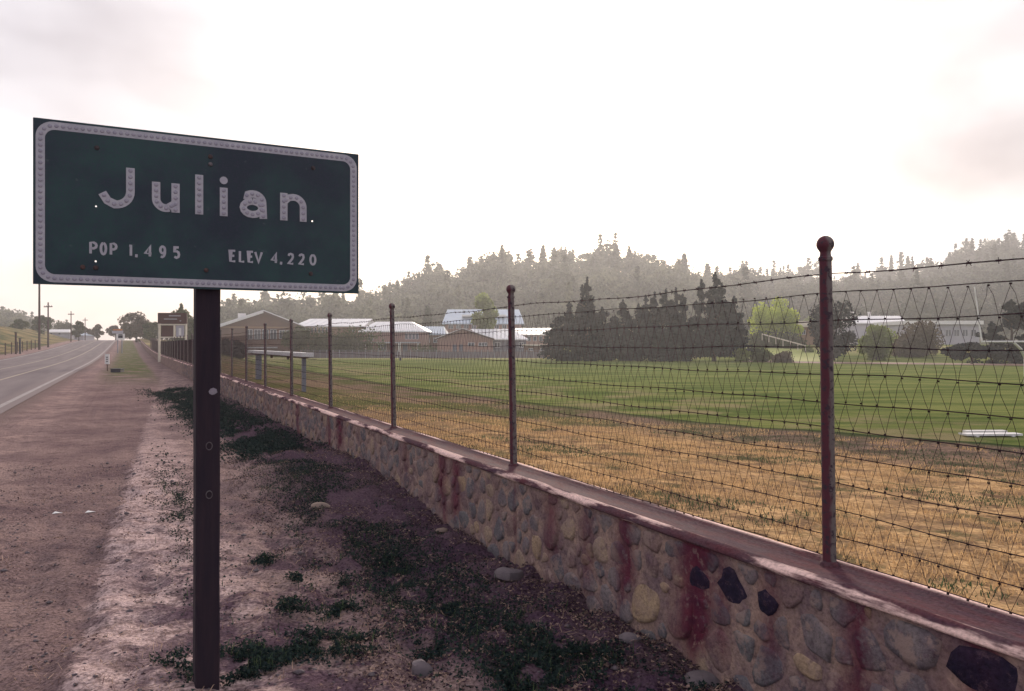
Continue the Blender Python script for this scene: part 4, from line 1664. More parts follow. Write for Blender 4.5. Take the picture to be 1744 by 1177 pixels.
GR = 'conifers standing out on the skyline'
for (px_, ytop, wp, kind_, lab) in (
        (455, 499, 34, 'c', 'dark pyramid conifer on the skyline directly above the gymnasium gable'),
        (748, 448, 36, 'c', 'bushy conifer on the skyline above the left end of the blue metal roof'),
        (700, 469, 34, 'b', 'spreading treetop on the skyline left of the bushy conifer'),
        (800, 436, 30, 'c', 'ragged pine on the skyline just left of the second nearest post'),
        (832, 432, 34, 'b', 'rounded pine crown on the skyline above the thin pale green tree'),
        (856, 424, 30, 'c', 'tall ragged conifer rising above the second nearest post'),
        (925, 417, 22, 'c', 'leftmost thin spire conifer of the brightest misty part of the ridge'),
        (944, 421, 20, 'c', 'second thin spire conifer of the misty ridge, beside the leftmost'),
        (965, 424, 24, 'b', 'soft rounded tree in the misty ridge between thin conifers'),
        (1018, 423, 26, 'c', 'misty conifer over the tall spire of the leftmost dark evergreen'),
        (1050, 418, 24, 'c', 'tall misty conifer at the highest part of the central ridge'),
        (1072, 424, 26, 'c', 'misty conifer just right of the highest part of the central ridge'),
        (1104, 430, 26, 'b', 'round misty tree where the central ridge begins to fall'),
        (1165, 431, 28, 'c', 'dark pointed conifer on the ridge above the two spired evergreen'),
        (1205, 448, 24, 'c', 'small conifer low on the falling central ridge'),
        (1266, 448, 30, 'c', 'dark bushy conifer at the dip between the two hills'),
        (1370, 446, 20, 'b', 'open crowned pine on the ridge left of the nearest finial'),
        (1392, 442, 20, 'b', 'taller open pine touching the nearest finial on its left'),
        (1518, 434, 14, 'c', 'left one of two small spires on the ridge right of the nearest post'),
        (1546, 435, 14, 'c', 'right one of two small spires on the ridge right of the nearest post'),
        (1617, 429, 14, 'c', 'single small spire where the right hill starts to climb'),
        (1645, 410, 24, 'b', 'gnarled open pine on the climbing right ridge'),
        (1690, 405, 30, 'b', 'dense treetop clump on the upper right ridge'),
        (1726, 396, 26, 'c', 'dark pointed conifer at the top right end of the ridge')):
    R, zr = ridge(px_)
    dd = float(R) * 1.0
    x = (px_ - CX) * dd / FPX
    z0 = float(z_hill(np.array(x), np.array(dd))) - 1
    ztop = EYE + (HY - ytop) * dd / FPX
    h = max(ztop - z0, 8)
    wdm = hpx(wp, dd)
    if kind_ == 'c':
        P, T_ = pts_conifer(h, wdm, 1600, .15, .2, 13, .65)
    else:
        P, T_ = pts_broad(h, wdm * 1.1, 900, 14, .35)
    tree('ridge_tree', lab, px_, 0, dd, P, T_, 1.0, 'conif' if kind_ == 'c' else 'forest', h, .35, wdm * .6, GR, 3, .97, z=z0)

# ------------------------------------------------------------------ school buildings
class Bld:
    def __init__(s_, name, label, xc, yb, d, cat='building', group=None):
        s_.xc, s_.yb, s_.d = xc, yb, d
        s_.k = d / FPX
        s_.o = thing(name, label, cat, ((xc - CX) * d / FPX, d, EYE - (yb - HY) * d / FPX), 0, group)
        s_.z0 = s_.o.location.z

    def X(s_, px):
        return (px - s_.xc) * s_.k

    def Z(s_, py, back=0):
        return EYE - (py - HY) * (s_.d + back) / FPX - s_.z0

    def wall(s_, x0, x1, yt, dep, mat, y0=0, name='wall'):
        b = MB()
        zt = s_.Z(yt)
        b.box(((s_.X(x0) + s_.X(x1)) / 2, y0 + dep / 2, (zt - 2) / 2), (s_.X(x1) - s_.X(x0), dep, zt + 2))
        return b.build(name, M[mat], s_.o)

    def gable(s_, xl, xp, xr, yel, yp, yer, dep, mat, roofmat, over=.6, th=.3, fl='trim'):
        P_ = [(s_.X(xl), -2), (s_.X(xr), -2), (s_.X(xr), s_.Z(yer)), (s_.X(xp), s_.Z(yp)), (s_.X(xl), s_.Z(yel))]
        MB().prism_y(P_, 0, dep).build('wall', M[mat], s_.o)
        pk = (s_.X(xp), s_.Z(yp) + .02)
        for xe, ye in ((xl, yel), (xr, yer)):
            ex, ez = s_.X(xe), s_.Z(ye) + .02
            f = 1 + over / abs(ex - pk[0])
            ex2, ez2 = pk[0] + (ex - pk[0]) * f, pk[1] + (ez - pk[1]) * f
            MB().prism_y([(ex2, ez2), pk, (pk[0], pk[1] + th), (ex2, ez2 + th)], -over, dep + over).build('roof', M[roofmat], s_.o)
            MB().prism_y([(ex2, ez2 - .16), (pk[0], pk[1] - .16), (pk[0], pk[1] + th * .55), (ex2, ez2 + th * .55)], -over - .08, -over - .003).build('fascia', M[fl if xe == xl else 'trim'], s_.o)

    def hip(s_, xe0, xe1, ye, xr0, xr1, yr, dep, roofmat, over=.5):
        ze, zr = s_.Z(ye, -over), s_.Z(yr, dep / 2)
        f = (s_.d - over) / s_.d
        a0, a1 = s_.X(xe0), s_.X(xe1)
        r0 = (xr0 - CX) * (s_.d + dep / 2) / FPX - s_.o.location.x
        r1 = (xr1 - CX) * (s_.d + dep / 2) / FPX - s_.o.location.x
        V = [(a0, -over, ze), (a1, -over, ze), (a1, dep + over, ze), (a0, dep + over, ze), (r0, dep / 2, zr), (r1, dep / 2, zr),
             (a0, -over, ze - .22), (a1, -over, ze - .22), (a1, dep + over, ze - .22), (a0, dep + over, ze - .22)]
        Fs = [(0, 1, 5, 4), (1, 2, 5), (2, 3, 4, 5), (3, 0, 4), (6, 7, 1, 0), (7, 8, 2, 1), (8, 9, 3, 2), (9, 6, 0, 3), (9, 8, 7, 6)]
        MB().add(V, Fs).build('roof', M[roofmat], s_.o)
        # standing seams on the visible slope
        n = max(4, int((a1 - a0) / 1.6))
        b = MB()
        for q in range(1, n):
            u = q / n
            pa = Vector((a0 + (a1 - a0) * u, -over, ze + .04))
            pb = Vector((r0 + (r1 - r0) * u, dep / 2, zr + .04))
            b.beam(pa, pb, .07, .08)
        tag(b.build('roof_seams', M[roofmat], s_.o), kind='stuff')

    def window(s_, x0, x1, yt, yb, y=0, mull=1, fm='frame'):
        a, c, t_, b_ = s_.X(x0), s_.X(x1), s_.Z(yt), s_.Z(yb)
        b = MB()
        w_ = .10
        yy = y - .06
        b.box(((a + c) / 2, yy, t_ - w_ / 2), (c - a, .12, w_)).box(((a + c) / 2, yy, b_ + w_ / 2), (c - a, .14, w_))
        for xx in [a + w_ / 2, c - w_ / 2] + [a + (c - a) * (q + 1) / (mull + 1) for q in range(mull)]:
            b.box((xx, yy, (t_ + b_) / 2), (w_, .11, t_ - b_ - 2 * w_ - .01))
        o = b.build('window', M[fm], s_.o)
        MB().box(((a + c) / 2, y - .025, (t_ + b_) / 2), (c - a - .04, .04, t_ - b_ - .04)).build('pane', M['glass'], o)

    def door(s_, x0, x1, yt, y=0, mat='door'):
        a, c, t_ = s_.X(x0), s_.X(x1), s_.Z(yt)
        o = MB().box(((a + c) / 2, y - .03, t_ / 2), (c - a, .08, t_)).build('door', M[mat], s_.o)
        MB().box((c - .15, y - .10, t_ * .5), (.05, .06, .16)).build('handle', M['steel'], o)


B1 = Bld('gymnasium', 'brown gabled gymnasium with a pale roof edge, leftmost school building', 440, 604, 165)
B1.gable(372, 448, 509, 559, 532, 556, 34, 'brick_brown', 'white_roof', .6, .5, 'white')
for q in range(4):
    B1.window(420 + q * 13, 431 + q * 13, 561, 578, 0, 1)
for q in range(2):
    B1.window(474 + q * 12, 484 + q * 12, 562, 577, 0, 1)
B1.o.rotation_euler[2] = math.radians(20)
b = MB()
b.box((B1.X(446), -.25, B1.Z(592)), (B1.X(470) - B1.X(420), .5, .25))
b.build('canopy', M['frame'], B1.o)
MB().box((B1.X(441), -.09, B1.Z(557.5)), (B1.X(509) - B1.X(374), .16, .30)).build('band', M['wall_ochre'], B1.o)
b = MB()
b.box((B1.X(414), 3, B1.Z(540)), (1.6, 1.6, 1.6))
b.build('roof_vent', M['white'], B1.o)

B2 = Bld('classroom_block', 'long ochre classroom block with a white metal roof beside the gymnasium', 565, 602, 172)
B2.wall(508, 626, 556, 14, 'wall_ochre')
B2.hip(500, 622, 555, 528, 634, 543, 14, 'white_roof')
for q in range(8):
    B2.window(511 + q * 6.2, 515 + q * 6.2, 557.5, 567, 0, 0)
B2.window(569, 576, 572, 580)
B2.window(617.2, 625, 571, 582)
B2.window(600, 604, 562, 568, 0, 0)

B3 = Bld('hip_roofed_block', 'pinkish school block with a large pale hip roof right of the long classroom block', 665, 604, 162)
B3.wall(616, 724, 563, 13, 'brick_pink')
B3.hip(611, 728, 564, 640, 702, 548, 13, 'white_roof')
for q in range(4):
    B3.window(690 + q * 6, 695 + q * 6, 568, 578, 0, 0)
B3.window(644, 658, 586, 598, 0, 2)
B3.window(628, 636, 570, 580)
B3.door(686, 694, 587)
MB().box((B3.X(670), -1.2, B3.Z(583.5)), (B3.X(716) - B3.X(624), 2.4, .25)).build('porch_roof', M['frame'], B3.o)
b = MB()
for px_ in (626, 682, 714):
    b = MB().box((B3.X(px_), -2.2, B3.Z(584.5) / 2), (.2, .2, B3.Z(584.5)))
    b.build('porch_post', M['white'], B3.o)

B4 = Bld('connecting_block', 'small low block with bluish roof between the hip roofed block and pink gable', 738, 604, 170)
B4.wall(718, 757, 570, 9, 'brick_brown')
B4.hip(712, 760, 569, 716, 756, 556, 9, 'blue_roof')
B4.window(722, 732, 575, 584)
B4.window(738, 748, 575, 584)

B5 = Bld('upper_hall', 'big hall with a bluish metal roof and white roof lights behind the other school buildings', 822, 575, 205)
B5.wall(758, 888, 551, 16, 'brick_pink')
B5.hip(753, 893, 551, 762, 884, 527, 16, 'blue_roof')
for q in range(9):
    B5.window(764 + q * 13, 772 + q * 13, 553, 560, 0, 1)
for (a0, a1) in ((786, 808), (840, 862)):
    MB().beam(((a0 - B5.xc) * B5.k, 4.2, B5.Z(538, 4.2)), ((a1 - B5.xc) * B5.k, 4.2, B5.Z(538, 4.2)), 4.6, .5).build('roof_light', M['white'], B5.o)

B6 = Bld('pink_gable_building', 'small pink gabled building with a white roof slope left of the second nearest post', 790, 605, 150)
B6.gable(745, 788, 838, 577, 561, 577, 13, 'brick_pink', 'white_roof', .5, .22)
B6.window(797, 808, 583.5, 589.5, 0, 1)
B6.window(815, 830, 583.5, 589.5, 0, 2)
B6.door(771, 778, 587)
B6.door(782, 788, 587)

B7 = Bld('white_roofed_wing', 'low dark fronted wing with a white metal roof left of the second nearest post', 868, 605, 158)
B7.wall(838, 896, 578, 12, 'door')
B7.hip(830, 900, 577.5, 800, 872, 560.5, 12, 'white_roof')
B7.window(842, 852, 583, 592)
B7.window(884, 892, 583, 592)

B8 = Bld('long_rear_block', 'long rear block with a white roof right of the second nearest post', 908, 600, 188)
B8.wall(876, 944, 569, 12, 'brick_pink')
B8.hip(872, 948, 569.5, 878, 938, 559, 12, 'white_roof')
for q in range(5):
    B8.window(888 + q * 10, 894 + q * 10, 573, 581, 0, 0)

B9 = Bld('low_red_block', 'low reddish block with pale eaves beside the leftmost dark evergreen', 915, 606, 146)
B9.wall(893, 945, 589, 8, 'brick_brown')
MB().box((B9.X(919), 3.5, B9.Z(588)), (B9.X(948) - B9.X(890), 9, .25)).build('roof', M['cream'], B9.o)
B9.window(900, 908, 593, 598)
B9.window(920, 930, 593, 598)

B10 = Bld('grey_hall', 'pale grey hall with a white roof seen right of the nearest post', 1480, 596, 190)
B10.wall(1436, 1540, 551, 16, 'wall_grey')
B10.hip(1430, 1544, 550, 1448, 1532, 538, 16, 'white_roof')
B10.window(1444, 1456, 562, 572)
B10.window(1500, 1512, 562, 572)
b = MB()
for px_ in (1476, 1506):
    b.lathe([(.4, 0), (.4, .8), (.5, .85), (.5, 1.0)], 8, (B10.X(px_), 8, B10.Z(538, 8)))
b.build('roof_vent', M['white'], B10.o)

B11 = Bld('flat_roofed_block', 'long flat roofed block with a bright white fascia at the right', 1606, 600, 165)
B11.wall(1546, 1668, 553, 14, 'wall_grey')
MB().box((B11.X(1607), 7, B11.Z(549.5)), (B11.X(1672) - B11.X(1542), 15.4, .75)).build('roof', M['white'], B11.o)
for q in range(8):
    B11.window(1552 + q * 14.4, 1562 + q * 14.4, 561, 573, 0, 1)

B12 = Bld('small_flat_building', 'small ochre building with two pale roof lines just left of the nearest post', 1378, 590, 150)
B12.wall(1356, 1400, 557, 9, 'wall_ochre')
MB().box((B12.X(1378), 4, B12.Z(555.5)), (B12.X(1404) - B12.X(1352), 10, .3)).build('roof', M['cream'], B12.o)
MB().box((B12.X(1380), 6, B12.Z(550)), (B12.X(1402) - B12.X(1360), 5, .9)).build('upper_roof', M['cream'], B12.o)
B12.window(1364, 1372, 562, 570)

# pale handrail sloping down the planted bank
hr = thing('handrail', 'pale handrail sloping down the planted bank under the lime green tree', 'railing', PX(1298, 577, 139))
o0 = Vector(hr.location)
a = Vector(PX(1298, 569, 138)) - o0
bq = Vector(PX(1372, 589, 128)) - o0
MB().beam(a, bq, .12, .18).build('rail', M['cream'], hr)
for u in np.linspace(0, 1, 7):
    p = a.lerp(bq, u)
    MB().box((p.x, p.y, p.z - .6), (.08, .08, 1.0)).build('rail_post', M['cream'], hr)

# low grey field fence on the far edge
ff = thing('field_fence', 'low grey mesh fence along the far left edge of the playing field', 'fence', PX(700, 609, 142))
o0 = Vector(ff.location)
for q, px_ in enumerate(range(512, 930, 11)):
    p = Vector(PX(px_, 602, 142)) - o0
    MB().box((p.x, 0, .55), (.09, .09, 1.5)).build('fence_post', M['grey_metal'], ff)
kk = simple('field_mesh_panel', (.17, .145, .165), (.13, .11, .135), 4, .8, .1, 30)
xa, xb = (Vector(PX(512, 602, 142)) - o0).x, (Vector(PX(926, 602, 142)) - o0).x
b = MB()
b.box(((xa + xb) / 2, .08, .5), (xb - xa, .03, 1.15))
b.build('mesh_panel', kk, ff)
b = MB()
b.box(((xa + xb) / 2, 0, 1.32), (xb - xa, .07, .06))
b.build('top_rail', M['grey_metal'], ff)

# ------------------------------------------------------------------ things on the field
def onfield(s, t):
    x, y = XY(s, t)
    return x, y, float(z_right(s, t))


# long white-topped rail on two grey posts just behind the wall
bx, by, bz = onfield(1.0, 15.6)
bench = thing('rail_stand', 'long white topped rail on two grey posts behind the wire fence, near the far trees of the school', 'railing', (bx, by, bz), ANG)
bench['label'] = 'long white topped rail on two grey posts standing just behind the wire fence'
zt = 1.26 - bz
b = MB().box((4.45, 0, zt), (9.1, .26, .09))
b.build('top_board', M['white_roof'], bench)
MB().box((4.45, -.01, zt - .055), (8.9, .05, .05)).build('beam', M['trim'], bench)
for t_, w_ in ((.35, .085), (7.3, .16)):
    MB().box((t_, 0, (zt - .08) / 2 - .15), (w_, w_, zt - .08 + .3)).build('leg', M['grey_metal'], bench)
for t_ in (2.4, 4.9):
    MB().box((t_, -.01, zt - .115), (.1, .05, .07)).build('bracket', M['trim'], bench)

# white boards lying in the grass
x, y, z = PX(1688, 712, 21.5)
s_, t_ = ST(x, y)
z = float(z_right(s_, t_))
bd = thing('white_boards', 'flat white boards lying on the grass near the right edge', 'board', (x, y, z), .05)
MB().box((0, 0, .055), (1.55, .34, .05)).build('board', M['white'], bd)
MB().box((.16, .50, .075), (1.15, .20, .06)).build('board', M['white'], bd)
for q in (-.5, .5):
    MB().box((q, .2, .014), (.08, .8, .03)).build('batten', M['white'], bd)

# goalpost
gx, gd = PX(1672, 582, 46)[0], 46
s_, t_ = ST(gx, gd)
zf = float(z_right(s_, t_))
goal = thing('goalpost', 'white gooseneck goalpost with one upright, cut off by the right edge', 'goal', (gx + 2.6, gd + 1.2, zf))
zc = EYE - (582 - HY) * gd / FPX - zf
A0 = Vector((-2.6, -1.2, zc))
b = MB()
b.tube([A0, A0 + Vector((-.36, .1, 3.2))], [.045, .035], 8)
b.build('upright', M['white'], goal)
b = MB()
b.tube([A0, A0 + Vector((5.6, .15, .02))], .05, 8)
b.build('crossbar', M['white'], goal)
b = MB()
b.tube([A0 + Vector((5.6, .15, .02)), A0 + Vector((5.9, .16, 3.2))], [.045, .035], 8)
b.build('upright', M['white'], goal)
b = MB()
b.tube([A0 + Vector((1.9, .05, -.05)), A0 + Vector((2.6, .5, -.45)), A0 + Vector((3.1, .9, -1.0)), A0 + Vector((3.2, 1.0, -zc - .3))], .075, 8)
b.build('gooseneck', M['white'], goal)

# small white marker post in front of the hip roofed block
p = PX(682, 608, 120)
mk = thing('marker_post', 'thin white marker pole on the far side of the field', 'pole', (p[0], p[1], -1))
MB().tube([(0, 0, 0), (0, 0, 2.8)], .05, 6).build('pole', M['white'], mk)
MB().box((0, 0, .25), (.3, .3, .5)).build('base', M['black'], mk)

# ------------------------------------------------------------------ roadside things on the left
G_P = 'utility poles left of the road'
for (px_, ytop, ybot, dd, r_, lab, arms) in (
        (67, 440, 588, 112, .17, 'tallest utility pole, disappearing up behind the green sign', 1),
        (82, 515, 590, 126, .15, 'second utility pole from the left, just right of the tallest', 1),
        (121, 530, 583, 175, .14, 'third utility pole from the left, over the white building', 1),
        (145, 541, 581, 215, .14, 'rightmost and most distant utility pole left of the road', 1)):
    x, y, z = PX(px_, ybot, dd)
    z = min(z, ground_z(x, y))
    h = EYE + (HY - ytop) * dd / FPX - z
    t = thing('utility_pole', lab, 'utility pole', (x, y, z), 0, G_P)
    MB().tube([(0, 0, -.4), (0, 0, h)], [r_, r_ * .65], 8).build('pole', M['wood_pole'], t)
    MB().box((0, 0, h - .7), (1.9, .12, .14), -.4).build('crossarm', M['wood_pole'], t)
    for q in (-.8, -.35, .35, .8):
        MB().lathe([(.04, 0), (.06, .06), (.03, .15)], 6, (q * math.cos(.4), -q * math.sin(.4), h - .62)).build('insulator', M['steel'], t)

for (lab, px0, px1, yt, yb, dd, mt) in (
        ('small white roofed shed left of the tallest utility pole', 48, 63, 562, 570, 260, 'white'),
        ('long low building with a white roof behind the utility poles', 83, 120, 561, 572, 230, 'white'),
        ('pale blue shed just right of the long white roof', 125, 143, 566, 577, 225, 'blue_roof')):
    bl = Bld('shed', lab, (px0 + px1) / 2, yb, dd, 'shed')
    bl.wall(px0 + 1, px1 - 1, yt + 4, 6, 'wall_grey')
    bl.hip(px0, px1, yt + 4.5, px0 + 2, px1 - 2, yt, 6, mt)
    bl.window((px0 + px1) / 2 - 2, (px0 + px1) / 2 + 2, yt + 6, yt + 9, 0, 0)
    bl.door(px0 + 3, px0 + 6, yt + 5.5)

# wire fence along the bank over the road
lf = thing('roadside_fence', 'dark post and wire fence below the bank on the far side of the road', 'fence', (0, 0, 0))
for q in range(16):
    t_ = 58 + q * 5.2
    x, y = XY(-14.6, t_)
    z = float(z_left(-14.6, t_))
    MB().tube([(x, y, z - .3), (x, y, z + 1.35)], .06, 6).build('fence_post', M['wood_pole'], lf)
for hz in (.3, .6, .9, 1.2):
    MB().tube([(*XY(-14.6, t_), float(z_left(-14.6, t_)) + hz) for t_ in np.linspace(58, 136, 40)], .02, 3).build('wire', M['wire'], lf)
for (px_, yt, lab) in ((27, 567, 'thick reddish stub post at the left edge beyond the road'), (34, 577, 'shorter dark stub post beside the reddish stub post')):
    x, y, z = PX(px_, 600, 92)
    z = ground_z(x, y)
    t = thing('stub_post', lab, 'post', (x, y, z), 0, 'stub posts beyond the road')
    h = EYE + (HY - yt) * 92 / FPX - z
    MB().tube([(0, 0, -.2), (0, 0, h)], .11, 8).build('pole', M['wood_pole' if px_ == 27 else 'black'], t)
    MB().box((0, 0, h + .04), (.26, .26, .08)).build('pole_cap', M['wood_pole'], t)

# noticeboard
dd = 56
x, y, z = PX(294, 600, dd)
z = ground_z(x, y)
nb_ = thing('noticeboard', 'brown and white noticeboard on two pale posts beside the far end of the fence', 'noticeboard', (x, y, z), .18)
def nz_(py):
    return EYE - (py - HY) * dd / FPX - z
hw_ = hpx(21.5, dd)
for sx in (-1, 1):
    MB().box((sx * hw_, 0, nz_(551) / 2 - .1), (.13, .13, nz_(551) + .2)).build('post', M['cream'], nb_)
MB().box((0, -.02, (nz_(533) + nz_(551.5)) / 2), (2 * hw_ + .16, .12, nz_(533) - nz_(551.5))).build('header_board', M['board_brown'], nb_)
for py_, a0, a1 in ((538, -.25, .62), (543.5, -.62, .35), (546.5, .55, .66)):
    MB().box(((a0 + a1) / 2 * hw_, -.095, nz_(py_)), ((a1 - a0) * hw_, .03, .06)).build('faded_lettering', M['frame'], nb_)
MB().box((0, -.02, nz_(553)), (2 * hw_ - .14, .11, .09)).build('rail', M['cream'], nb_)
MB().box((0, -.02, nz_(574.5)), (2 * hw_ - .14, .11, .08)).build('rail', M['cream'], nb_)
MB().box((hpx(3, dd), -.02, (nz_(554.2) + nz_(573.7)) / 2), (.10, .11, nz_(554.2) - nz_(573.7))).build('mullion', M['cream'], nb_)
MB().box((hpx(-8.5, dd), .0, (nz_(554.5) + nz_(573.5)) / 2), (hpx(19, dd), .05, nz_(554.5) - nz_(573.5))).build('notice_panel', M['board_brown'], nb_)['label'] = 'brown notice panel'
MB().box((hpx(12, dd), .0, (nz_(554.5) + nz_(573.5)) / 2), (hpx(13, dd), .05, nz_(554.5) - nz_(573.5))).build('notice_panel', M['wall_grey'], nb_)['label'] = 'pale notice panel'
MB().box((hpx(12, dd), -.04, nz_(565)), (.16, .02, .5)).build('notice_sheet', M['white'], nb_)

# road sign far ahead
dd = 98
x, y, z = PX(204, 600, dd)
z = ground_z(x, y)
rs_ = thing('road_sign', 'white roadside sign with an orange top plaque far ahead on the verge', 'sign', (x, y, z), .1)
q_ = lambda py: EYE - (py - HY) * dd / FPX - z
for sx in (-.25, .25):
    MB().box((sx, .03, q_(563) / 2), (.10, .06, q_(563))).build('post', M['grey_metal'], rs_)
MB().box((-.25, -.03, (q_(560.5) + q_(563)) / 2), (1.1, .04, q_(560.5) - q_(563))).build('plaque', M['orange'], rs_)
MB().box((-.25, -.03, (q_(563.5) + q_(568)) / 2), (1.3, .04, q_(563.5) - q_(568) - .01)).build('plaque', M['wall_grey'], rs_)
MB().box((.1, -.03, (q_(568.4) + q_(579)) / 2), (1.0, .04, q_(568.4) - q_(579))).build('face_plate', M['white'], rs_)
MB().box((.1, -.06, q_(573.5)), (.55, .015, .34)).build('symbol', M['black'], rs_)
MB().box((.1, -.06, q_(570)), (.5, .015, .10)).build('symbol', M['black'], rs_)

# white edge marker
dd = 44.5
x, y, z = PX(183, 630, dd)
z = ground_z(x, y)
em = thing('edge_marker', 'small white plate marker post on the verge near the road edge', 'marker', (x, y, z), .15)
hh = EYE - (603 - HY) * dd / FPX - z
MB().tube([(0, 0, -.1), (0, 0, hh)], .035, 6).build('post', M['trim'], em)
MB().box((0, -.05, hh - .28), (.24, .03, .56)).build('plate', M['white'], em)
for q in (.18, .30, .42):
    MB().box((0, -.07, hh - q), (.09, .012, .06)).build('figure', M['black'], em)
x, y, z = PX(200, 634, 42)
z = ground_z(x, y)
db = thing('drain_box', 'low black drain box on the verge beside the white marker', 'drain', (x, y, z), .1)
MB().box((0, 0, .09), (.50, .5, .16)).build('housing', M['black'], db)
MB().box((0, 0, .185), (.56, .56, .03)).build('lid', M['black'], db)

# ------------------------------------------------------------------ verge details
def rock_mesh(name, sx, sy, sz, mat, seed, n=3):
    r = np.random.default_rng(seed)
    V, Fs = [], []
    nu, nv = 12, 7
    for j in range(nv + 1):
        th = math.pi * j / nv
        for i in range(nu):
            ph = 2 * math.pi * i / nu
            V.append([math.sin(th) * math.cos(ph), math.sin(th) * math.sin(ph), math.cos(th)])
    V = np.array(V)
    dirs = r.normal(size=(9, 3))
    dirs /= np.linalg.norm(dirs, axis=1)[:, None]
    rad = np.ones(len(V))
    for dv in dirs:                 # facet by cutting planes
        c = r.uniform(.62, .9)
        dt = V @ dv
        rad = np.where(dt * rad > c, c / np.maximum(dt, .01), rad)
    V = V * rad[:, None] * np.array([sx, sy, sz])
    for j in range(nv):
        for i in range(nu):
            i2 = (i + 1) % nu
            Fs.append((j * nu + i, (j + 1) * nu + i, (j + 1) * nu + i2, j * nu + i2))
    b = MB()
    b.add(V.tolist(), Fs)
    return b.mesh(name, mat, True)


def hit(px, py):                     # where the view of a photo point meets the verge
    d = 3.0
    for _ in range(400):
        x, y, z = PX(px, py, d)
        if z <= ground_z(x, y):
            break
        d += .01 * max(1, d / 6)
    return x, y, ground_z(x, y)


for (px_, py_, a_, b_, c_, mt, lab) in (
        (717, 1152, .058, .05, .060, 'rock_grey', 'grey fist sized rock in the grass at the bottom centre'),
        (752, 908, .06, .045, .032, 'rock_tan', 'pale tan oblong rock near the wall in the weeds'),
        (868, 985, .12, .09, .055, 'rock_grey', 'broad dull boulder half buried near the wall foot'),
        (1200, 1174, .11, .08, .055, 'rock_grey', 'big grey boulder against the wall at the bottom edge'),
        (1075, 1092, .07, .05, .030, 'rock_grey', 'flat stone in the dark litter under the large tan wall stone'),
        (548, 835, .10, .07, .035, 'rock_tan', 'flat pale rock by the weeds in the middle of the strip'),
        (455, 1120, .022, .018, .014, 'rock_tan', 'small pale stone right of the sign post foot'),
        (905, 1076, .022, .02, .014, 'rock_tan', 'small pale stone in the litter left of the wall')):
    x, y, z = hit(px_, py_)
    me_ = rock_mesh('rock', a_, b_, c_, M[mt], int(px_))
    tag(link('rock', me_, None, (x, y, z + c_ * .35)), lab, 'rock', 'loose rocks on the verge')
for (px_, py_, lab) in ((97, 762, 'tiny white scrap of paper on the dirt near the left edge'), (153, 827, 'white torn scrap of paper on the dirt left of the rut')):
    x, y, z = hit(px_, py_)
    b = MB()
    b.add([(-.022, -.01, .004), (.02, -.013, .012), (.026, .01, .006), (-.018, .014, .014), (-.022, -.01, .002), (.02, -.013, .009), (.026, .01, .003), (-.018, .014, .011)],
          [(0, 1, 2, 3), (7, 6, 5, 4), (0, 4, 5, 1), (1, 5, 6, 2), (2, 6, 7, 3), (3, 7, 4, 0)])
    o = b.build('paper_scrap', M['litter_white'], None, loc=(x, y, z))
    o.scale = (1.6, 1.6, 1.2)
    tag(o, lab, 'litter', 'paper scraps')


def scatter(n, sfun):
    s, t = sfun(n)
    z = z_left(s, t)
    x, y = XY(s, t)
    return np.stack([x, y, z], -1), s, t


def gz_arr(s, t):
    return z_left(s, t)


# dead litter: flat flakes
n = 52000
t_ = .2 + 9 * rng.random(n) ** 1.6
s_ = np.where(rng.random(n) < .60, -.2 - 1.5 * rng.random(n) ** 1.2, -4.4 + 4.2 * rng.random(n))
keep = (fbm(s_ * 5, t_ * 5, 4, 60) > -.02 + .10 * (s_ < -1.7))
s_, t_ = s_[keep], t_[keep]
x, y = XY(s_, t_)
C = np.stack([x, y, z_left(s_, t_) + .006], -1)
C[:, 2] += .018 * rng.random(len(C)) * (s_ > -1.7)
V, Fc = leaves(C, .016, .6)
tag(link('dead_leaf_litter', mesh_np('dead_leaf_litter', V, Fc, M['litter'], {'tint': np.repeat(rng.random(len(C)) ** 2.2, 3)})),
    'dead leaves and bark scraps along the foot of the wall', 'leaf litter', kind='stuff')


def blades(C, hgt, wid, lean, mat, name, label, cat, tint, curve=.5):
    n = len(C)
    a = rng.random(n) * 2 * math.pi
    ln = rng.uniform(.1, 1, n) * lean
    h = hgt * rng.uniform(.45, 1.25, n)
    wv = wid * rng.uniform(.6, 1.3, n)
    dx, dy = np.cos(a), np.sin(a)
    px, py = -np.sin(a + .6), np.cos(a + .6)
    V = np.zeros((n, 5, 3))
    for j, (u, ww) in enumerate(((0, 1), (.55, .8))):
        off = ln * h * u ** (1 + curve)
        for q, sg in enumerate((-1, 1)):
            V[:, j * 2 + q, 0] = C[:, 0] + dx * off + px * wv * ww * sg / 2
            V[:, j * 2 + q, 1] = C[:, 1] + dy * off + py * wv * ww * sg / 2
            V[:, j * 2 + q, 2] = C[:, 2] + h * u
    V[:, 4, 0] = C[:, 0] + dx * ln * h
    V[:, 4, 1] = C[:, 1] + dy * ln * h
    V[:, 4, 2] = C[:, 2] + h * (1 - .3 * np.minimum(ln, 2))
    b0 = np.arange(n)[:, None] * 5
    F3 = np.concatenate([b0 + np.array([0, 1, 3]), b0 + np.array([0, 3, 2]), b0 + np.array([2, 3, 4])])
    o = link(name, mesh_np(name, V.reshape(-1, 3), F3, M[mat], {'tint': np.repeat(tint, 5)}))
    return tag(o, label, cat, kind='stuff')


# straw lying on the dirt
n = 9000
t_ = .3 + 8 * rng.random(n) ** 1.7
s_ = -3.6 + 3.38 * rng.random(n) ** .8
keep = fbm(s_ * 2.1, t_ * 2.1, 3, 70) > -.01
s_, t_ = s_[keep], t_[keep]
x, y = XY(s_, t_)
C = np.stack([x, y, z_left(s_, t_) + .003], -1)
blades(C, .030, .0035, 3.2, 'straw', 'dry_straw', 'dry straw and twigs strewn over the dirt verge', 'straw', rng.random(len(C)), .1)

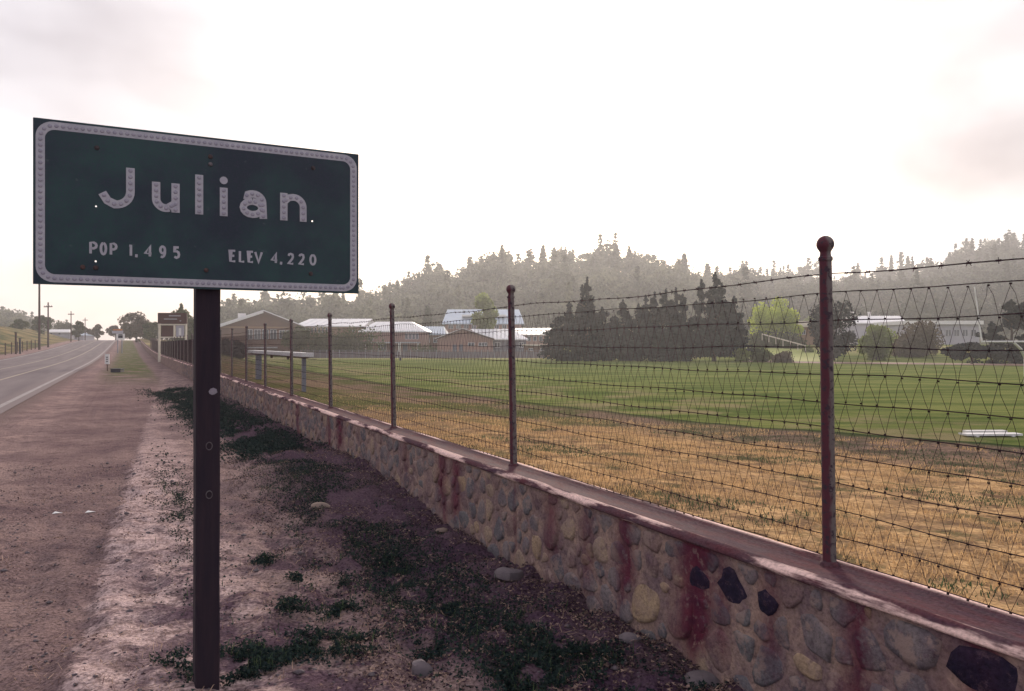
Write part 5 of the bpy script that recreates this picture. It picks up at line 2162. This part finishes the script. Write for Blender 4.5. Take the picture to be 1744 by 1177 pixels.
# weeds: patchy low rosettes along the strip, and patches by the post
def weedpts(n, cs, ct, rs_, rt_):
    return cs + rng.normal(0, rs_, n), ct + rng.normal(0, rt_, n)


WS, WT = [], []
n = 90000
tt = .35 + 26 * rng.random(n) ** 1.5
cen = np.interp(tt, [0, 1.2, 2.5, 5, 8, 14, 27], [-.75, -.82, -.98, -.92, -.85, -1.0, -1.4])
ss_ = cen + rng.normal(0, .24, n) * (1 + tt * .02)
keep = (fbm(ss_ * 2.3, tt * 1.6, 4, 80) > -.085) & (ss_ < -.22)
WS.append(ss_[keep])
WT.append(tt[keep])
tufts = [(455, 957, .10, .05), (510, 985, .07, .04), (565, 1010, .12, .05), (500, 1030, .10, .05), (595, 1042, .07, .05), (560, 1045, .08, .05),
         (520, 1098, .22, .10), (440, 1125, .22, .10), (610, 1105, .16, .08), (400, 1150, .20, .08), (730, 1110, .10, .06), (330, 1130, .16, .07),
         (320, 690, .25, 1.0), (300, 668, .2, 1.6), (760, 1040, .12, .08), (850, 1075, .14, .1), (950, 1130, .16, .1), (660, 960, .15, .12),
         (700, 1010, .12, .1), (900, 1160, .2, .1), (1010, 1120, .14, .08)]
for (px_, py_, ra, rb) in tufts:
    x, y, z = hit(px_, py_)
    s0, t0 = ST(x, y)
    m = int(7500 * ra * max(rb, .06) / .02 * .35)
    m = min(m, 2600)
    sa_, ta_ = s0 + rng.normal(0, ra * .5, m), t0 + rng.normal(0, rb * 1.1, m)
    kp = fbm(sa_ * 9, ta_ * 9, 3, 85) > -.02
    WS.append(sa_[kp])
    WT.append(ta_[kp])
s_, t_ = np.concatenate(WS), np.concatenate(WT)
keep = s_ < -.21
s_, t_ = s_[keep], t_[keep]
x, y = XY(s_, t_)
C = np.stack([x, y, z_left(s_, t_) + rng.random(len(s_)) ** 1.5 * .045 * np.where(t_ > 8, 1.6, 1)], -1)
sz = .016 * np.where(t_ > 8, 2.0, 1.0)
V, Fc = leaves(C, sz, .8)
tag(link('verge_weeds', mesh_np('verge_weeds', V, Fc, M['weed'], {'tint': np.repeat(rng.random(len(C)), 3)})),
    'dark low weeds growing in patches between the dirt and the wall', 'weeds', kind='stuff')
m = 5200
ii = rng.integers(0, len(s_), m)
sel = t_[ii] < 7
C2 = np.stack([x[ii], y[ii], z_left(s_[ii], t_[ii])], -1)[sel]
blades(C2, .065, .0045, .7, 'blade', 'verge_grass', 'thin green grass blades among the verge weeds', 'grass', rng.random(len(C2)))

# pebbles
n = 2600
t_ = .2 + 9 * rng.random(n) ** 1.4
s_ = -4.4 + 4.1 * rng.random(n)
x, y = XY(s_, t_)
z = z_left(s_, t_)
V, Fs, nb = [], [], 0
oct_ = np.array([(1, 0, 0), (0, 1, 0), (-1, 0, 0), (0, -1, 0), (0, 0, 1), (0, 0, -1), (.6, .6, .5), (-.6, .5, .55)])
tri = [(0, 6, 4), (0, 1, 6), (6, 1, 4), (1, 7, 4), (1, 2, 7), (7, 2, 4), (2, 3, 4), (3, 0, 4), (1, 0, 5), (2, 1, 5), (3, 2, 5), (0, 3, 5)]
for i in range(n):
    r = rng.uniform(.004, .011) * (1 + (rng.random() < .06) * 1.2)
    q = oct_ * r * rng.uniform(.7, 1.2, (8, 3)) * np.array([1.2, 1, .7])
    V.append(q + np.array([x[i], y[i], z[i] + r * .2]))
    Fs.append(np.array(tri) + nb)
    nb += 8
tag(link('pebbles', mesh_np('pebbles', np.concatenate(V), np.concatenate(Fs), M['rock_grey'])), 'small pebbles scattered over the dirt verge', 'pebbles', kind='stuff')

# field grass near the wall: dry tussocky blades
n = 150000
s_ = .12 + 8.5 * rng.random(n) ** 1.25
t_ = -2.0 + 17 * rng.random(n) ** 1.25
tf = fbm(s_ * 2.6, t_ * 2.6, 4, 90)
keep = (tf > -.03) | (rng.random(n) < .12)
s_, t_, tf = s_[keep], t_[keep], tf[keep]
x, y = XY(s_, t_)
kq = (s_ < bank_edge(t_) - .4) & (rng.random(len(s_)) < S(12, 6, t_) * .9 + .1)
s_, t_, tf, x, y = s_[kq], t_[kq], tf[kq], x[kq], y[kq]
C = np.stack([x, y, z_right(s_, t_) - .004], -1)
gm = fbm(s_ * .9, t_ * .9, 3, 95) > .09
dd_ = np.hypot(x, y)
sc_w = np.clip(dd_ / 6, .9, 2.4)
dry = ~gm


def blades2(mask, hgt, mat, name, label, cat):
    Cc = C[mask]
    o = blades(Cc, hgt, .006, 1.1, mat, name, label, cat, np.clip(.5 + tf[mask] * 1.2 + rng.uniform(-.3, .4, len(Cc)), 0, 1))
    return o


blades2(dry, .038, 'dryblade', 'dry_grass', 'golden dry grass on the near slope of the playing field behind the fence', 'grass')
blades2(gm, .034, 'blade', 'green_grass_tufts', 'green tufts growing among the golden dry grass behind the fence', 'grass')

# ------------------------------------------------------------------ haze
hz = MB()
hz.box((0, 370, 45), (1900, 1060, 110))
hm = bpy.data.materials.new('haze_air')
hm.use_nodes = True
ht = hm.node_tree
ht.nodes.clear()
ho = ht.nodes.new('ShaderNodeOutputMaterial')
hv = ht.nodes.new('ShaderNodeVolumePrincipled')
hv.inputs['Color'].default_value = (.95, .955, 1.0, 1)
hv.inputs['Density'].default_value = HAZE
hv.inputs['Anisotropy'].default_value = .5
ht.links.new(hv.outputs[0], ho.inputs['Volume'])
tag(hz.build('haze', hm), 'thin pale morning haze lying over the whole valley', 'haze', kind='stuff')
